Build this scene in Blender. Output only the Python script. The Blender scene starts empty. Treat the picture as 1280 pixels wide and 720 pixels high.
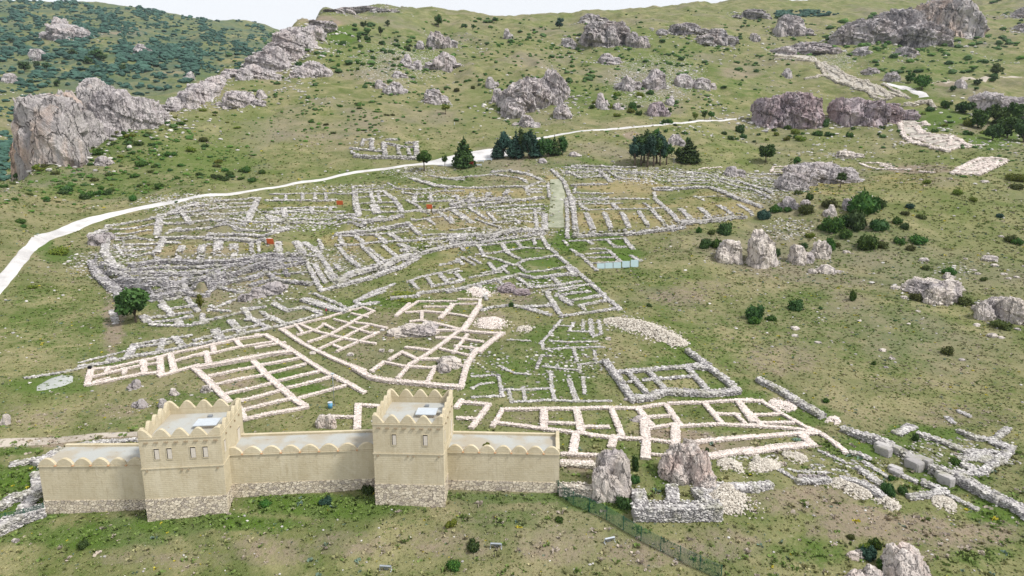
import bpy, math, random
import numpy as np
from mathutils import Vector
random.seed(7); RNG = np.random.default_rng(7)
SC = bpy.context.scene
WALK_Z = 6.27; EXPO = 0.88
COL = SC.collection
# ------------------------------------------------------------------ camera
HC = 46.0; TH = math.radians(12.5); F = 865.0
CT, ST = math.cos(TH), math.sin(TH)
cd = bpy.data.cameras.new('camera'); cam = bpy.data.objects.new('camera', cd); COL.objects.link(cam)
cd.sensor_width = 36.0; cd.lens = 36*F/1280; cd.clip_end = 12000; cd.clip_start = 0.5
cam.location = (0, 0, HC); cam.rotation_euler = (math.pi/2-TH, 0, 0)
SC.camera = cam

def hash3(i, j, k, seed):
    h = (i.astype(np.int64)*374761393 + j.astype(np.int64)*668265263 + k.astype(np.int64)*2147483647 + seed*1274126177) & 0xffffffff
    h = ((h ^ (h >> 13))*1274126177) & 0xffffffff
    h = ((h ^ (h >> 16))*2246822519) & 0xffffffff
    return ((h ^ (h >> 15)) & 0xffffff)/float(0xffffff)
def vnoise(p, seed=0):
    p = np.asarray(p, float)
    i = np.floor(p).astype(np.int64); f = p-i; f = f*f*(3-2*f)
    r = 0
    for dx in (0, 1):
        wx = f[..., 0] if dx else 1-f[..., 0]
        for dy in (0, 1):
            wy = f[..., 1] if dy else 1-f[..., 1]
            for dz in (0, 1):
                wz = f[..., 2] if dz else 1-f[..., 2]
                r = r+wx*wy*wz*hash3(i[..., 0]+dx, i[..., 1]+dy, i[..., 2]+dz, seed)
    return r*2-1
def fbm(p, oct=4, seed=0, gain=.5):
    p = np.asarray(p, float); a = 1.; s = 0; t = 0
    for o in range(oct):
        s = s+a*vnoise(p, seed+o*17); t += a; a *= gain; p = p*2.03+11.3
    return s/t
def n2(x, y, sc, oct=3, seed=0):
    p = np.stack([np.asarray(x, float)/sc, np.asarray(y, float)/sc, np.zeros(np.shape(x))+.37], -1)
    return fbm(p, oct, seed)

# ------------------------------------------------------------------ terrain profile: (distance, image row) down each view column
NEAR = '45:1150 55:905 62:790 70:712 78:640 86:592 94:560 110:500 125:450 '
COLS = {
 -700: NEAR+'145:405 165:372 190:340 215:305 245:275 285:250 340:240 420:245 520:220 700:180 1000:110 1500:50 2200:15 2600:22 4000:60',
 -150: NEAR+'145:402 165:360 185:325 210:285 240:245 265:230 300:250 340:245 400:210 500:180 700:140 1000:90 1400:40 2000:5 2300:0 2700:25 4000:60',
 0: '45:1150 55:905 62:790 70:718 78:652 86:598 94:553 104:505 120:450 140:400 157:362 185:305 215:262 240:238 262:226 275:232 300:250 340:235 400:195 500:165 700:125 1000:80 1400:38 1900:8 2200:1 2600:20 4000:60',
 60: '45:1150 55:905 62:790 70:718 78:650 86:598 94:556 106:505 121:452 141:402 160:362 188:318 212:290 240:256 270:222 300:195 330:185 350:200 380:240 450:220 550:180 750:125 1000:82 1400:38 1900:9 2200:3 2600:20 4000:60',
 110: '45:1150 55:905 62:790 70:717 78:648 86:596 94:558 107:506 122:453 142:402 161:364 188:328 212:298 242:262 270:232 300:200 330:180 352:176 370:210 420:230 550:180 750:125 1000:82 1400:38 1900:8 2200:3 2600:20 4000:60',
 165: '45:1150 55:905 62:790 70:716 78:646 86:595 94:558 108:504 123:452 143:402 162:368 190:333 215:298 245:262 268:238 295:207 325:175 355:148 372:140 390:165 450:215 560:185 750:130 1000:86 1400:42 1900:15 2200:7 2600:25 4000:60',
 210: '45:1150 55:905 62:790 70:715 78:645 86:594 94:559 108:504 124:451 144:401 164:368 190:333 215:298 245:258 270:232 300:200 330:172 360:148 390:132 405:128 430:165 500:190 600:170 800:122 1000:90 1400:50 1900:24 2200:17 2600:35 4000:60',
 250: '45:1150 55:905 62:790 70:714 78:644 86:594 94:560 109:502 124:451 144:401 165:368 190:333 215:298 245:255 270:230 300:203 330:178 365:150 400:125 430:108 455:100 475:120 560:160 700:140 900:105 1200:66 1600:40 2100:26 2500:40 4000:60',
 285: '45:1150 55:905 62:790 70:714 78:643 86:593 94:560 109:502 124:451 145:400 165:368 190:333 215:298 245:258 275:230 310:200 345:172 385:142 430:112 480:92 500:88 520:110 600:140 750:125 950:95 1300:60 1700:40 2200:29 2600:42 4000:60',
 320: '45:1150 55:905 62:790 70:713 78:643 86:593 94:560 109:502 125:450 145:400 165:368 190:333 215:298 245:262 275:232 310:201 345:172 385:142 430:114 480:95 530:80 555:74 580:95 680:120 900:95 1300:62 1700:45 2300:33 2700:45 4000:60',
 345: '45:1150 55:905 62:790 70:713 78:642 86:592 94:560 109:502 125:450 145:400 165:368 190:333 215:298 245:263 275:234 310:203 345:174 385:145 430:117 480:95 530:76 580:60 600:54 625:75 720:105 950:90 1300:68 1700:52 2300:41 2700:50 4000:70',
 375: '45:1150 55:905 62:790 70:712 78:641 86:592 94:560 110:500 125:450 145:400 165:368 190:333 215:298 245:264 275:235 310:205 345:176 385:147 430:119 480:96 530:76 580:56 630:36 660:24 690:45 800:90 1200:80 2300:60 4000:80',
 405: '45:1150 55:905 62:790 70:712 78:641 86:592 94:560 110:500 125:450 145:400 165:368 190:333 215:299 245:265 280:234 310:208 345:180 385:150 430:122 480:98 530:79 590:59 650:38 710:20 750:13 800:30 1200:80 4000:100',
 480: '45:1150 55:905 62:790 70:712 78:640 86:590 94:560 110:500 125:450 145:400 165:368 190:333 215:299 245:266 285:229 310:208 340:185 380:156 430:126 490:98 560:74 640:54 730:35 830:17 900:9 960:25 1400:80 4000:100',
 560: '45:1150 55:905 62:790 70:712 78:640 86:590 94:560 110:500 125:450 145:400 165:368 190:333 215:299 245:266 285:228 300:216 330:195 365:175 410:148 460:124 540:94 640:66 760:42 880:22 960:12 1020:26 1500:80 4000:100',
 640: '45:1150 55:905 62:790 70:712 78:640 86:590 94:560 110:500 125:450 145:400 165:368 190:333 215:299 245:266 285:228 300:216 330:193 362:175 405:152 460:125 540:95 640:68 760:45 900:25 1000:17 1080:32 1500:80 4000:100',
 720: '45:1150 55:905 62:790 70:712 78:640 86:590 94:560 110:500 125:450 145:400 165:368 190:333 215:299 245:266 285:228 305:209 330:190 362:171 405:150 460:125 540:97 640:72 760:50 900:30 1030:17 1120:32 1500:80 4000:100',
 800: '45:1150 55:905 62:790 70:712 78:640 86:590 94:560 110:502 125:452 145:402 166:370 190:336 215:301 245:266 285:227 305:210 330:192 358:175 400:153 450:130 520:105 600:82 700:58 820:36 950:20 1080:12 1160:28 1600:80 4000:100',
 870: '45:1150 55:905 62:790 70:712 78:640 86:592 94:562 110:505 125:457 145:408 166:374 190:338 212:307 240:270 275:236 305:210 330:193 358:175 400:155 450:133 520:107 600:84 700:60 820:38 960:18 1120:6 1200:22 1600:80 4000:100',
 950: '45:1150 55:905 62:790 70:712 78:645 86:600 94:568 110:510 126:460 146:410 166:378 187:350 208:322 228:292 248:262 266:242 290:228 320:212 350:192 390:172 440:150 500:124 590:97 700:70 840:42 1000:18 1200:0 1300:15 1700:80 4000:100',
 1030: '45:1150 55:905 62:790 70:714 78:652 86:606 94:573 110:515 126:465 146:415 166:382 187:350 206:320 224:290 240:265 252:250 275:238 305:222 335:202 370:182 420:158 480:130 560:104 660:80 800:52 960:26 1200:2 1400:-6 1500:10 1900:80 4000:100',
 1110: '45:1150 55:905 62:790 70:716 78:658 86:612 94:578 110:520 126:470 146:418 166:382 186:346 206:312 222:284 238:262 252:250 280:232 310:212 345:190 385:170 430:148 490:122 570:98 670:76 810:50 960:28 1200:5 1500:-12 1600:5 1900:80 4000:100',
 1190: '45:1150 55:905 62:790 70:718 78:662 86:618 94:584 110:525 126:472 146:420 166:380 190:336 212:300 236:264 262:236 295:210 330:190 370:172 420:150 490:123 570:100 670:78 810:54 960:30 1200:8 1500:-12 1600:5 1900:80 4000:100',
 1280: '45:1150 55:905 62:790 70:720 78:666 86:622 94:588 110:528 126:472 146:418 166:376 190:332 214:294 240:258 268:230 300:208 335:188 365:185 385:180 430:156 500:126 590:100 700:76 830:52 980:26 1200:4 1500:-16 1600:0 1900:80 4000:100',
 1450: '45:1150 55:905 62:790 70:720 78:666 86:624 94:590 110:528 126:472 146:418 166:376 190:332 214:294 240:258 270:232 305:212 350:195 430:160 500:128 590:100 700:76 830:50 980:22 1200:0 1500:-25 1700:0 1900:80 4000:100',
 1980: NEAR+'145:412 166:370 190:330 214:292 240:258 270:232 305:212 350:190 430:155 500:125 590:98 700:72 830:45 980:15 1200:-15 1500:-40 1700:-20 2200:60 4000:100',
}
def pchip(x, y, xq):
    x = np.asarray(x, float); y = np.asarray(y, float)
    h = np.diff(x); d = np.diff(y, axis=0)/(h if y.ndim == 1 else h[:, None])
    m = np.zeros_like(y); 
    w1 = 2*h[1:]+h[:-1]; w2 = h[1:]+2*h[:-1]
    if y.ndim > 1: w1 = w1[:, None]; w2 = w2[:, None]
    with np.errstate(divide='ignore', invalid='ignore'):
        mm = (w1+w2)/(w1/d[:-1]+w2/d[1:])
    m[1:-1] = np.where(d[:-1]*d[1:] > 0, mm, 0); m[0] = d[0]; m[-1] = d[-1]
    k = np.clip(np.searchsorted(x, xq)-1, 0, len(x)-2)
    t = (xq-x[k])/h[k]; hh = h[k]
    if y.ndim > 1: t = t[:, None]; hh = hh[:, None]
    return (2*t**3-3*t**2+1)*y[k]+(t**3-2*t**2+t)*hh*m[k]+(-2*t**3+3*t**2)*y[k+1]+(t**3-t**2)*hh*m[k+1]
NL = 1000; LY0, LY1 = math.log(45), math.log(4000)
LQ = np.linspace(LY0, LY1, NL)
cxs = sorted(COLS); tab = []
for c in cxs:
    pr = [tuple(map(float, s.split(':'))) for s in COLS[c].split()]
    tab.append(pchip(np.log([p[0] for p in pr]), [p[1] for p in pr], LQ))
PX0, PX1, DPX = -700, 1980, 4
PQ = np.arange(PX0, PX1+1, DPX).astype(float)
TAB = pchip(np.array(cxs, float), np.array(tab), PQ)          # [px, lnY] -> row
def row_at(px, Y):
    a = np.clip((np.asarray(px, float)-PX0)/DPX, 0, len(PQ)-1.001); b = np.clip((np.log(Y)-LY0)/(LY1-LY0)*(NL-1), 0, NL-1.001)
    i = a.astype(int); j = b.astype(int); u = a-i; v = b-j
    return (TAB[i, j]*(1-u)+TAB[i+1, j]*u)*(1-v)+(TAB[i, j+1]*(1-u)+TAB[i+1, j+1]*u)*v
def ray_pt(px, py, Y):
    u = (np.asarray(px, float)-640)/F; v = (360-np.asarray(py, float))/F
    dy = CT+v*ST; dz = -ST+v*CT
    return u/dy*Y, Y+0*u, HC+dz/dy*Y
def proj(x, y, z):
    d = y*CT-(z-HC)*ST; up = y*ST+(z-HC)*CT
    return 640+F*x/d, 360-F*up/d
def G0(px, py):
    Yq = np.exp(np.linspace(math.log(60), math.log(900), 3000)); r = row_at(np.full(Yq.shape, float(px)), Yq); k = int(np.argmax(r <= py)); x, y, z = ray_pt(px, py, Yq[k]); return float(x), float(y)
TERR = [([G0(*p) for p in q], h_, b_) for q, h_, b_ in (
 ([(112, 318), (124, 340), (145, 358), (190, 369), (231, 363), (252, 366), (266, 361), (300, 343), (330, 339), (386, 327)], 2.2, 40),
 ([(150, 340), (169, 335), (205, 332), (260, 331), (345, 319), (384, 315)], 1.8, 40),
 ([(396, 364), (440, 352), (500, 332), (524, 318), (580, 306), (690, 291)], 1.8, 40),
 ([(395, 305), (420, 290), (462, 285), (509, 278), (560, 262), (690, 245)], 2.2, 35),
 ([(250, 300), (300, 294), (345, 292), (400, 285)], 1.8, 30),
 ([(705, 297), (780, 294), (850, 288), (960, 272)], 1.6, 40))]
KNOLL = [(*G0(1010, 262), 24, 3.2), (*G0(930, 320), 20, 2.2), (*G0(870, 345), 16, 1.6), (*G0(1150, 240), 22, 2.5), (*G0(1090, 380), 26, 1.6)]
def relief(x, y):
    r = np.hypot(x, y)
    a = np.clip((r-95)/120, 0, 1)
    z = n2(x, y, 14, 3, 5)*.35*(.35+a)+n2(x, y, 3.2, 2, 9)*.10
    b = np.clip((r-290)/250, 0, 1)
    z = z+b*(n2(x, y, 60, 4, 21)*6.0+n2(x, y, 16, 4, 33)*2.6+(.45-np.abs(n2(x*1.0, y*.45, 38, 3, 57)))*np.clip((r-330)/200, 0, 1)*9.0)
    c = np.clip((r-800)/700, 0, 1)
    rg = n2(x, y, 260, 4, 41)*1.6
    z = z+c*rg*16
    for bx, by, br, bh in KNOLL: z = z+bh*np.exp(-((x-bx)**2+((y-by)*.9)**2)/(br*br))
    for P_, H_, back in TERR:      # terrace edges of the temple platform
        xs = np.array([p[0] for p in P_]); ys = np.array([p[1] for p in P_]); yf = np.interp(x, xs, ys)
        e = np.clip((x-xs[0])/6, 0, 1)*np.clip((xs[-1]-x)/10, 0, 1)
        z = z+H_*e*np.clip((y-yf)/.9, 0, 1)*(1-np.clip((y-yf-6)/back, 0, 1)**1.5)
    return z
_P, _L = np.meshgrid(PQ, LQ, indexing='ij'); _Y = np.exp(_L)
_x, _y, _z = ray_pt(_P, TAB, _Y); ZTAB = _z+relief(_x, _y)      # height of the ground over the whole sheet
def z_at(px, Y):
    a = np.clip((px-PX0)/DPX, 0, len(PQ)-1.001); b = np.clip((np.log(Y)-LY0)/(LY1-LY0)*(NL-1), 0, NL-1.001)
    i = a.astype(int); j = b.astype(int); u = a-i; v = b-j
    return (ZTAB[i, j]*(1-u)+ZTAB[i+1, j]*u)*(1-v)+(ZTAB[i, j+1]*(1-u)+ZTAB[i+1, j+1]*u)*v
def col_px(x, y, z): return 640+F*x/(y*CT-(z-HC)*ST)
def zt(x, y):
    x = np.asarray(x, float); y = np.maximum(np.asarray(y, float), 46); px = 640+F*x/(y*CT+10)
    for _ in range(5):
        r = row_at(px, y); v = (360-r)/F; z = HC+(-ST+v*CT)/(CT+v*ST)*y
        px = 640+F*x/(y*CT-(z-HC)*ST)
    return z_at(px, y)
YS = np.exp(np.linspace(math.log(50), math.log(3500), 2600))
_gc = {}
def G(px, py, h=0.0):
    """ground point seen at a pixel of the 1280 picture (h: the pixel is the top of something h metres high)"""
    key = round(px*2)
    if key not in _gc:
        P_ = np.full(YS.shape, key/2.0); x, y, _ = ray_pt(P_, row_at(P_, YS), YS); _gc[key] = (x, y, z_at(P_, YS))
    x, y, z = _gc[key]; x = x+(px-key/2.0)/F*y
    up = y*ST+(z+h-HC)*CT; r = 360-F*up/(y*CT-(z+h-HC)*ST)
    k = np.argmax(r <= py)
    if k == 0: k = len(r)-1 if r[0] > py else 1
    t = min(max((r[k-1]-py)/max(r[k-1]-r[k], 1e-6), 0), 1)
    X, Y = x[k-1]*(1-t)+x[k]*t, y[k-1]*(1-t)+y[k]*t
    return float(X), float(Y), float(zt(X, Y))
def T(x0, y0, s):
    return lambda t: [(x0+float(a)/s, y0+float(b)/s) for a, b in (q.split(',') for q in t.split())]

# ------------------------------------------------------------------ mesh helpers
def mesh_obj(name, V, Fc, mat=None, parent=None, smooth=False, attrs=None, mats=None, midx=None):
    V = np.asarray(V, np.float32).reshape(-1, 3)
    me = bpy.data.meshes.new(name)
    if isinstance(Fc, np.ndarray):
        k = Fc.shape[1]; n = len(Fc)
        me.vertices.add(len(V)); me.vertices.foreach_set('co', V.ravel())
        me.loops.add(n*k); me.loops.foreach_set('vertex_index', Fc.astype(np.int32).ravel())
        me.polygons.add(n); me.polygons.foreach_set('loop_start', np.arange(0, n*k, k, dtype=np.int32))
        me.polygons.foreach_set('loop_total', np.full(n, k, np.int32))
        me.update(calc_edges=True)
    else:
        me.from_pydata([tuple(map(float, v)) for v in V], [], [tuple(f) for f in Fc]); me.update()
    for a, vals in (attrs or {}).items():
        if np.ndim(vals) == 2:
            at = me.attributes.new(a, 'FLOAT_COLOR', 'POINT'); 
            c = np.ones((len(V), 4), np.float32); c[:, :vals.shape[1]] = vals; at.data.foreach_set('color', c.ravel())
        else:
            at = me.attributes.new(a, 'FLOAT', 'POINT'); at.data.foreach_set('value', np.asarray(vals, np.float32))
    for m in (mats or ([mat] if mat else [])): me.materials.append(m)
    if midx is not None: me.polygons.foreach_set('material_index', np.asarray(midx, np.int32))
    me.polygons.foreach_set('use_smooth', np.full(len(me.polygons), bool(smooth)))
    o = bpy.data.objects.new(name, me); COL.objects.link(o)
    if parent is not None: o.parent = parent
    return o
def tag(o, label=None, cat=None, group=None, kind=None):
    if label: o['label'] = label
    if cat: o['category'] = cat
    if group: o['group'] = group
    if kind: o['kind'] = kind
    return o
def empty(name, loc, label, cat, group=None, rz=0):
    o = bpy.data.objects.new(name, None); COL.objects.link(o); o.location = loc; o.rotation_euler = (0, 0, rz)
    o.empty_display_size = .5
    return tag(o, label, cat, group)
def copy_tree(o, parent=None):
    c = o.copy(); COL.objects.link(c)
    if parent is not None: c.parent = parent
    for ch in o.children: copy_tree(ch, c)
    return c
class MB:
    """collects simple solids into one mesh"""
    def __init__(s): s.v = []; s.f = []
    def add(s, V, Fs):
        b = len(s.v); s.v += [tuple(map(float, p)) for p in V]; s.f += [tuple(i+b for i in f) for f in Fs]; return s
    def box(s, c, d, rz=0, tilt=None):
        x, y, z = (q/2 for q in d); P = [(a*x, b*y, e*z) for e in (-1, 1) for b in (-1, 1) for a in (-1, 1)]
        if tilt: 
            ca, sa = math.cos(tilt), math.sin(tilt); P = [(p[0], p[1]*ca-p[2]*sa, p[1]*sa+p[2]*ca) for p in P]
        cr, sr = math.cos(rz), math.sin(rz)
        P = [(p[0]*cr-p[1]*sr+c[0], p[0]*sr+p[1]*cr+c[1], p[2]+c[2]) for p in P]
        return s.add(P, [(0, 2, 3, 1), (4, 5, 7, 6), (0, 1, 5, 4), (2, 6, 7, 3), (0, 4, 6, 2), (1, 3, 7, 5)])
    def tube(s, p0, p1, r0, r1=None, n=8, cap=True):
        r1 = r0 if r1 is None else r1; p0 = Vector(p0); p1 = Vector(p1); d = (p1-p0).normalized()
        a = d.orthogonal().normalized(); b = d.cross(a); V = []
        for p, r in ((p0, r0), (p1, r1)):
            for k in range(n):
                t = 2*math.pi*k/n; V.append(p+a*(r*math.cos(t))+b*(r*math.sin(t)))
        Fs = [(k, (k+1) % n, n+(k+1) % n, n+k) for k in range(n)]
        if cap: Fs += [tuple(range(n-1, -1, -1)), tuple(range(n, 2*n))]
        return s.add(V, Fs)
    def prism(s, poly, z0, z1):
        n = len(poly); V = [(x, y, z0) for x, y in poly]+[(x, y, z1) for x, y in poly]
        return s.add(V, [(k, (k+1) % n, n+(k+1) % n, n+k) for k in range(n)]+[tuple(range(n-1, -1, -1)), tuple(range(n, 2*n))])
    def build(s, name, mat, parent=None, smooth=False): return mesh_obj(name, s.v, s.f, mat, parent, smooth)
def ico(sub):
    t = (1+5**.5)/2
    v = [(-1, t, 0), (1, t, 0), (-1, -t, 0), (1, -t, 0), (0, -1, t), (0, 1, t), (0, -1, -t), (0, 1, -t), (t, 0, -1), (t, 0, 1), (-t, 0, -1), (-t, 0, 1)]
    f = [(0, 11, 5), (0, 5, 1), (0, 1, 7), (0, 7, 10), (0, 10, 11), (1, 5, 9), (5, 11, 4), (11, 10, 2), (10, 7, 6), (7, 1, 8), (3, 9, 4), (3, 4, 2), (3, 2, 6), (3, 6, 8), (3, 8, 9), (4, 9, 5), (2, 4, 11), (6, 2, 10), (8, 6, 7), (9, 8, 1)]
    v = [np.array(p)/np.linalg.norm(p) for p in v]
    for _ in range(sub):
        c = {}; nf = []
        def mid(a, b):
            k = (min(a, b), max(a, b))
            if k not in c:
                m = v[a]+v[b]; v.append(m/np.linalg.norm(m)); c[k] = len(v)-1
            return c[k]
        for a, b, d in f:
            x, y, z = mid(a, b), mid(b, d), mid(d, a); nf += [(a, x, z), (b, y, x), (d, z, y), (x, y, z)]
        f = nf
    return np.array(v), np.array(f)
ICO = {k: ico(k) for k in range(6)}

# ------------------------------------------------------------------ materials
def newmat(name):
    m = bpy.data.materials.new(name); m.use_nodes = True; nt = m.node_tree; b = nt.nodes['Principled BSDF']
    b.inputs['Roughness'].default_value = .9; b.inputs['Specular IOR Level'].default_value = .2
    return m, nt, b
def N(nt, t, **kw):
    n = nt.nodes.new(t)
    for k, v in kw.items(): setattr(n, k, v)
    return n
def mixc(nt, fac, a, b, mode='MIX'):
    n = nt.nodes.new('ShaderNodeMix'); n.data_type = 'RGBA'; n.blend_type = mode; n.clamp_factor = True
    for s, v in ((0, fac), (6, a), (7, b)):
        if isinstance(v, (int, float)): n.inputs[s].default_value = v
        elif isinstance(v, (tuple, list)): n.inputs[s].default_value = (*v[:3], 1)
        else: nt.links.new(v, n.inputs[s])
    return n.outputs[2]
def math_(nt, op, a, b=None, c=None, clamp=False):
    n = nt.nodes.new('ShaderNodeMath'); n.operation = op; n.use_clamp = clamp
    for i, v in enumerate((a, b, c)):
        if v is None: continue
        if isinstance(v, (int, float)): n.inputs[i].default_value = v
        else: nt.links.new(v, n.inputs[i])
    return n.outputs[0]
def noise(nt, vec, scale, detail=4, rough=.55, dist=0):
    n = nt.nodes.new('ShaderNodeTexNoise'); n.inputs['Scale'].default_value = scale; n.inputs['Detail'].default_value = detail
    n.inputs['Roughness'].default_value = rough; n.inputs['Distortion'].default_value = dist
    if vec is not None: nt.links.new(vec, n.inputs['Vector'])
    return n.outputs[0]
def ramp(nt, fac, lo, hi):
    n = nt.nodes.new('ShaderNodeMapRange'); n.inputs[1].default_value = lo; n.inputs[2].default_value = hi; n.clamp = True
    nt.links.new(fac, n.inputs[0]); return n.outputs[0]
def attr(nt, name, out='Fac'):
    n = nt.nodes.new('ShaderNodeAttribute'); n.attribute_name = name; return n.outputs[out]
def pos(nt): return nt.nodes.new('ShaderNodeNewGeometry').outputs['Position']
def objco(nt): return nt.nodes.new('ShaderNodeTexCoord').outputs['Object']
def bump(nt, b, h, strength=.5, dist=.1):
    n = nt.nodes.new('ShaderNodeBump'); n.inputs['Strength'].default_value = strength; n.inputs['Distance'].default_value = dist
    nt.links.new(h, n.inputs['Height']); nt.links.new(n.outputs[0], b.inputs['Normal'])
def plain(name, col, rough=.8, metal=0, var=.12, sc=2.0):
    m, nt, b = newmat(name); b.inputs['Roughness'].default_value = rough; b.inputs['Metallic'].default_value = metal
    f = noise(nt, objco(nt), sc, 4)
    c = mixc(nt, f, [q*(1-var*1.6) for q in col], [min(1, q*(1+var)) for q in col]); nt.links.new(c, b.inputs['Base Color'])
    return m
M = {}
def stone_mat(name, dark, mid, light, moss=None):
    m, nt, b = newmat(name); p = pos(nt); t = attr(nt, 'tone')
    c = mixc(nt, ramp(nt, t, 0, .5), dark, mid); c = mixc(nt, ramp(nt, t, .5, 1), c, light)
    n1 = noise(nt, p, 2.2, 5, .65)
    c = mixc(nt, math_(nt, 'MULTIPLY', ramp(nt, n1, .52, .75), .55), c, [q*.45 for q in dark])
    if moss: c = mixc(nt, math_(nt, 'MULTIPLY', ramp(nt, noise(nt, p, .35, 4, .6), .5, .7), .55), c, moss)
    nt.links.new(c, b.inputs['Base Color']); bump(nt, b, noise(nt, p, 5, 4, .6), .6, .12)
    return m
M['grey_stone'] = stone_mat('grey_stone', (.17, .16, .165), (.40, .385, .38), (.66, .64, .615), (.22, .22, .11))
M['dark_stone'] = stone_mat('dark_stone', (.13, .12, .13), (.31, .30, .31), (.55, .53, .52), (.18, .18, .09))
M['white_stone'] = stone_mat('white_stone', (.40, .35, .32), (.63, .555, .51), (.78, .72, .67))
M['cream_stone'] = stone_mat('cream_stone', (.29, .26, .22), (.48, .44, .38), (.65, .615, .55))
def rock_mat(name, base, light, dark, warm, wf=.35, sc=.25):
    m, nt, b = newmat(name); p = pos(nt)
    mp = N(nt, 'ShaderNodeMapping'); mp.inputs['Scale'].default_value = (1, 1, .45); nt.links.new(p, mp.inputs[0]); p2 = mp.outputs[0]
    kk = .98 if name.startswith(('pink', 'pale')) else 1.0; base = [base[0]*1.27*kk, base[1]*1.22*kk, base[2]*1.16*kk]; light = [light[0]*1.30*kk, light[1]*1.27*kk, light[2]*1.22*kk]; warm = [q*1.15*kk for q in warm]; dark = [q*.75 for q in dark]
    c = mixc(nt, ramp(nt, noise(nt, p2, sc, 8, .75), .36, .64), base, light); c = mixc(nt, math_(nt, 'MULTIPLY', ramp(nt, noise(nt, p2, sc*9, 4, .8), .45, .62), .35), c, base)
    c = mixc(nt, math_(nt, 'MULTIPLY', ramp(nt, noise(nt, p2, sc*.35, 5, .65, .6), .47, .62), wf*1.7), c, warm)
    c = mixc(nt, math_(nt, 'MULTIPLY', ramp(nt, noise(nt, p2, sc*4, 6, .8), .53, .64), .62), c, dark)
    v = N(nt, 'ShaderNodeTexVoronoi', feature='DISTANCE_TO_EDGE'); v.inputs['Scale'].default_value = sc*1.1
    wv = N(nt, 'ShaderNodeVectorMath', operation='ADD'); nz = N(nt, 'ShaderNodeTexNoise'); nz.inputs['Scale'].default_value = sc*2.5; nz.inputs['Detail'].default_value = 4
    nt.links.new(p2, nz.inputs['Vector']); sv = N(nt, 'ShaderNodeVectorMath', operation='SCALE'); sv.inputs['Scale'].default_value = 1.6/sc*.5
    nt.links.new(nz.outputs['Color'], sv.inputs[0]); nt.links.new(p2, wv.inputs[0]); nt.links.new(sv.outputs[0], wv.inputs[1]); nt.links.new(wv.outputs[0], v.inputs['Vector'])
    cr = ramp(nt, v.outputs['Distance'], 0.0, .045)
    c = mixc(nt, math_(nt, 'MULTIPLY', math_(nt, 'SUBTRACT', 1, cr), .45), c, [q*.5 for q in dark])
    nt.links.new(c, b.inputs['Base Color'])
    hgt = math_(nt, 'ADD', math_(nt, 'MULTIPLY', cr, .5), noise(nt, p2, sc*3, 7, .72))
    bump(nt, b, hgt, 1.0, .34/sc)
    return m
M['rock'] = rock_mat('limestone_rock', (.30, .285, .31), (.52, .50, .51), (.13, .12, .14), (.44, .36, .33), .2)
M['rock_far'] = rock_mat('far_limestone', (.27, .26, .28), (.47, .455, .47), (.12, .115, .13), (.40, .32, .28), .2, .11)
M['rock_purple'] = rock_mat('reddish_limestone', (.25, .21, .25), (.44, .40, .42), (.09, .075, .10), (.36, .24, .22), .22, .16)
M['rock_warm'] = rock_mat('ochre_cliff_limestone', (.30, .29, .31), (.50, .48, .48), (.14, .13, .14), (.55, .38, .27), .30, .09)
M['rock_pink'] = rock_mat('pink_grey_limestone', (.46, .43, .42), (.66, .62, .60), (.17, .15, .16), (.58, .45, .40), .36, .6)
M['rock_pale'] = rock_mat('pale_smooth_limestone', (.46, .43, .41), (.68, .64, .61), (.17, .15, .16), (.36, .33, .35), .4, .38)
def leaf_mat(name, a, b_):
    m, nt, b = newmat(name); t = attr(nt, 'tone'); oi = N(nt, 'ShaderNodeObjectInfo').outputs['Random']
    c = mixc(nt, t, a, b_); hs = N(nt, 'ShaderNodeHueSaturation'); nt.links.new(c, hs.inputs['Color'])
    nt.links.new(math_(nt, 'MULTIPLY_ADD', oi, .05, .475), hs.inputs['Hue']); nt.links.new(math_(nt, 'MULTIPLY_ADD', oi, .6, .72), hs.inputs['Value'])
    nt.links.new(hs.outputs[0], b.inputs['Base Color']); b.inputs['Roughness'].default_value = .75
    return m
M['leaf_dark'] = leaf_mat('dark_green_leaves', (.020, .046, .013), (.075, .135, .034))
M['leaf_mid'] = leaf_mat('green_leaves', (.022, .060, .010), (.085, .15, .025))
M['leaf_lime'] = leaf_mat('yellow_green_leaves', (.06, .09, .012), (.20, .22, .03))
M['leaf_blue'] = leaf_mat('blue_green_needles', (.016, .042, .030), (.050, .110, .078))
M['leaf_olive'] = leaf_mat('olive_leaves', (.035, .048, .012), (.11, .125, .035))
M['rubble_floor'] = None
M['bark'] = plain('bark', (.12, .095, .07), .95, 0, .3, 3)
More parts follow.
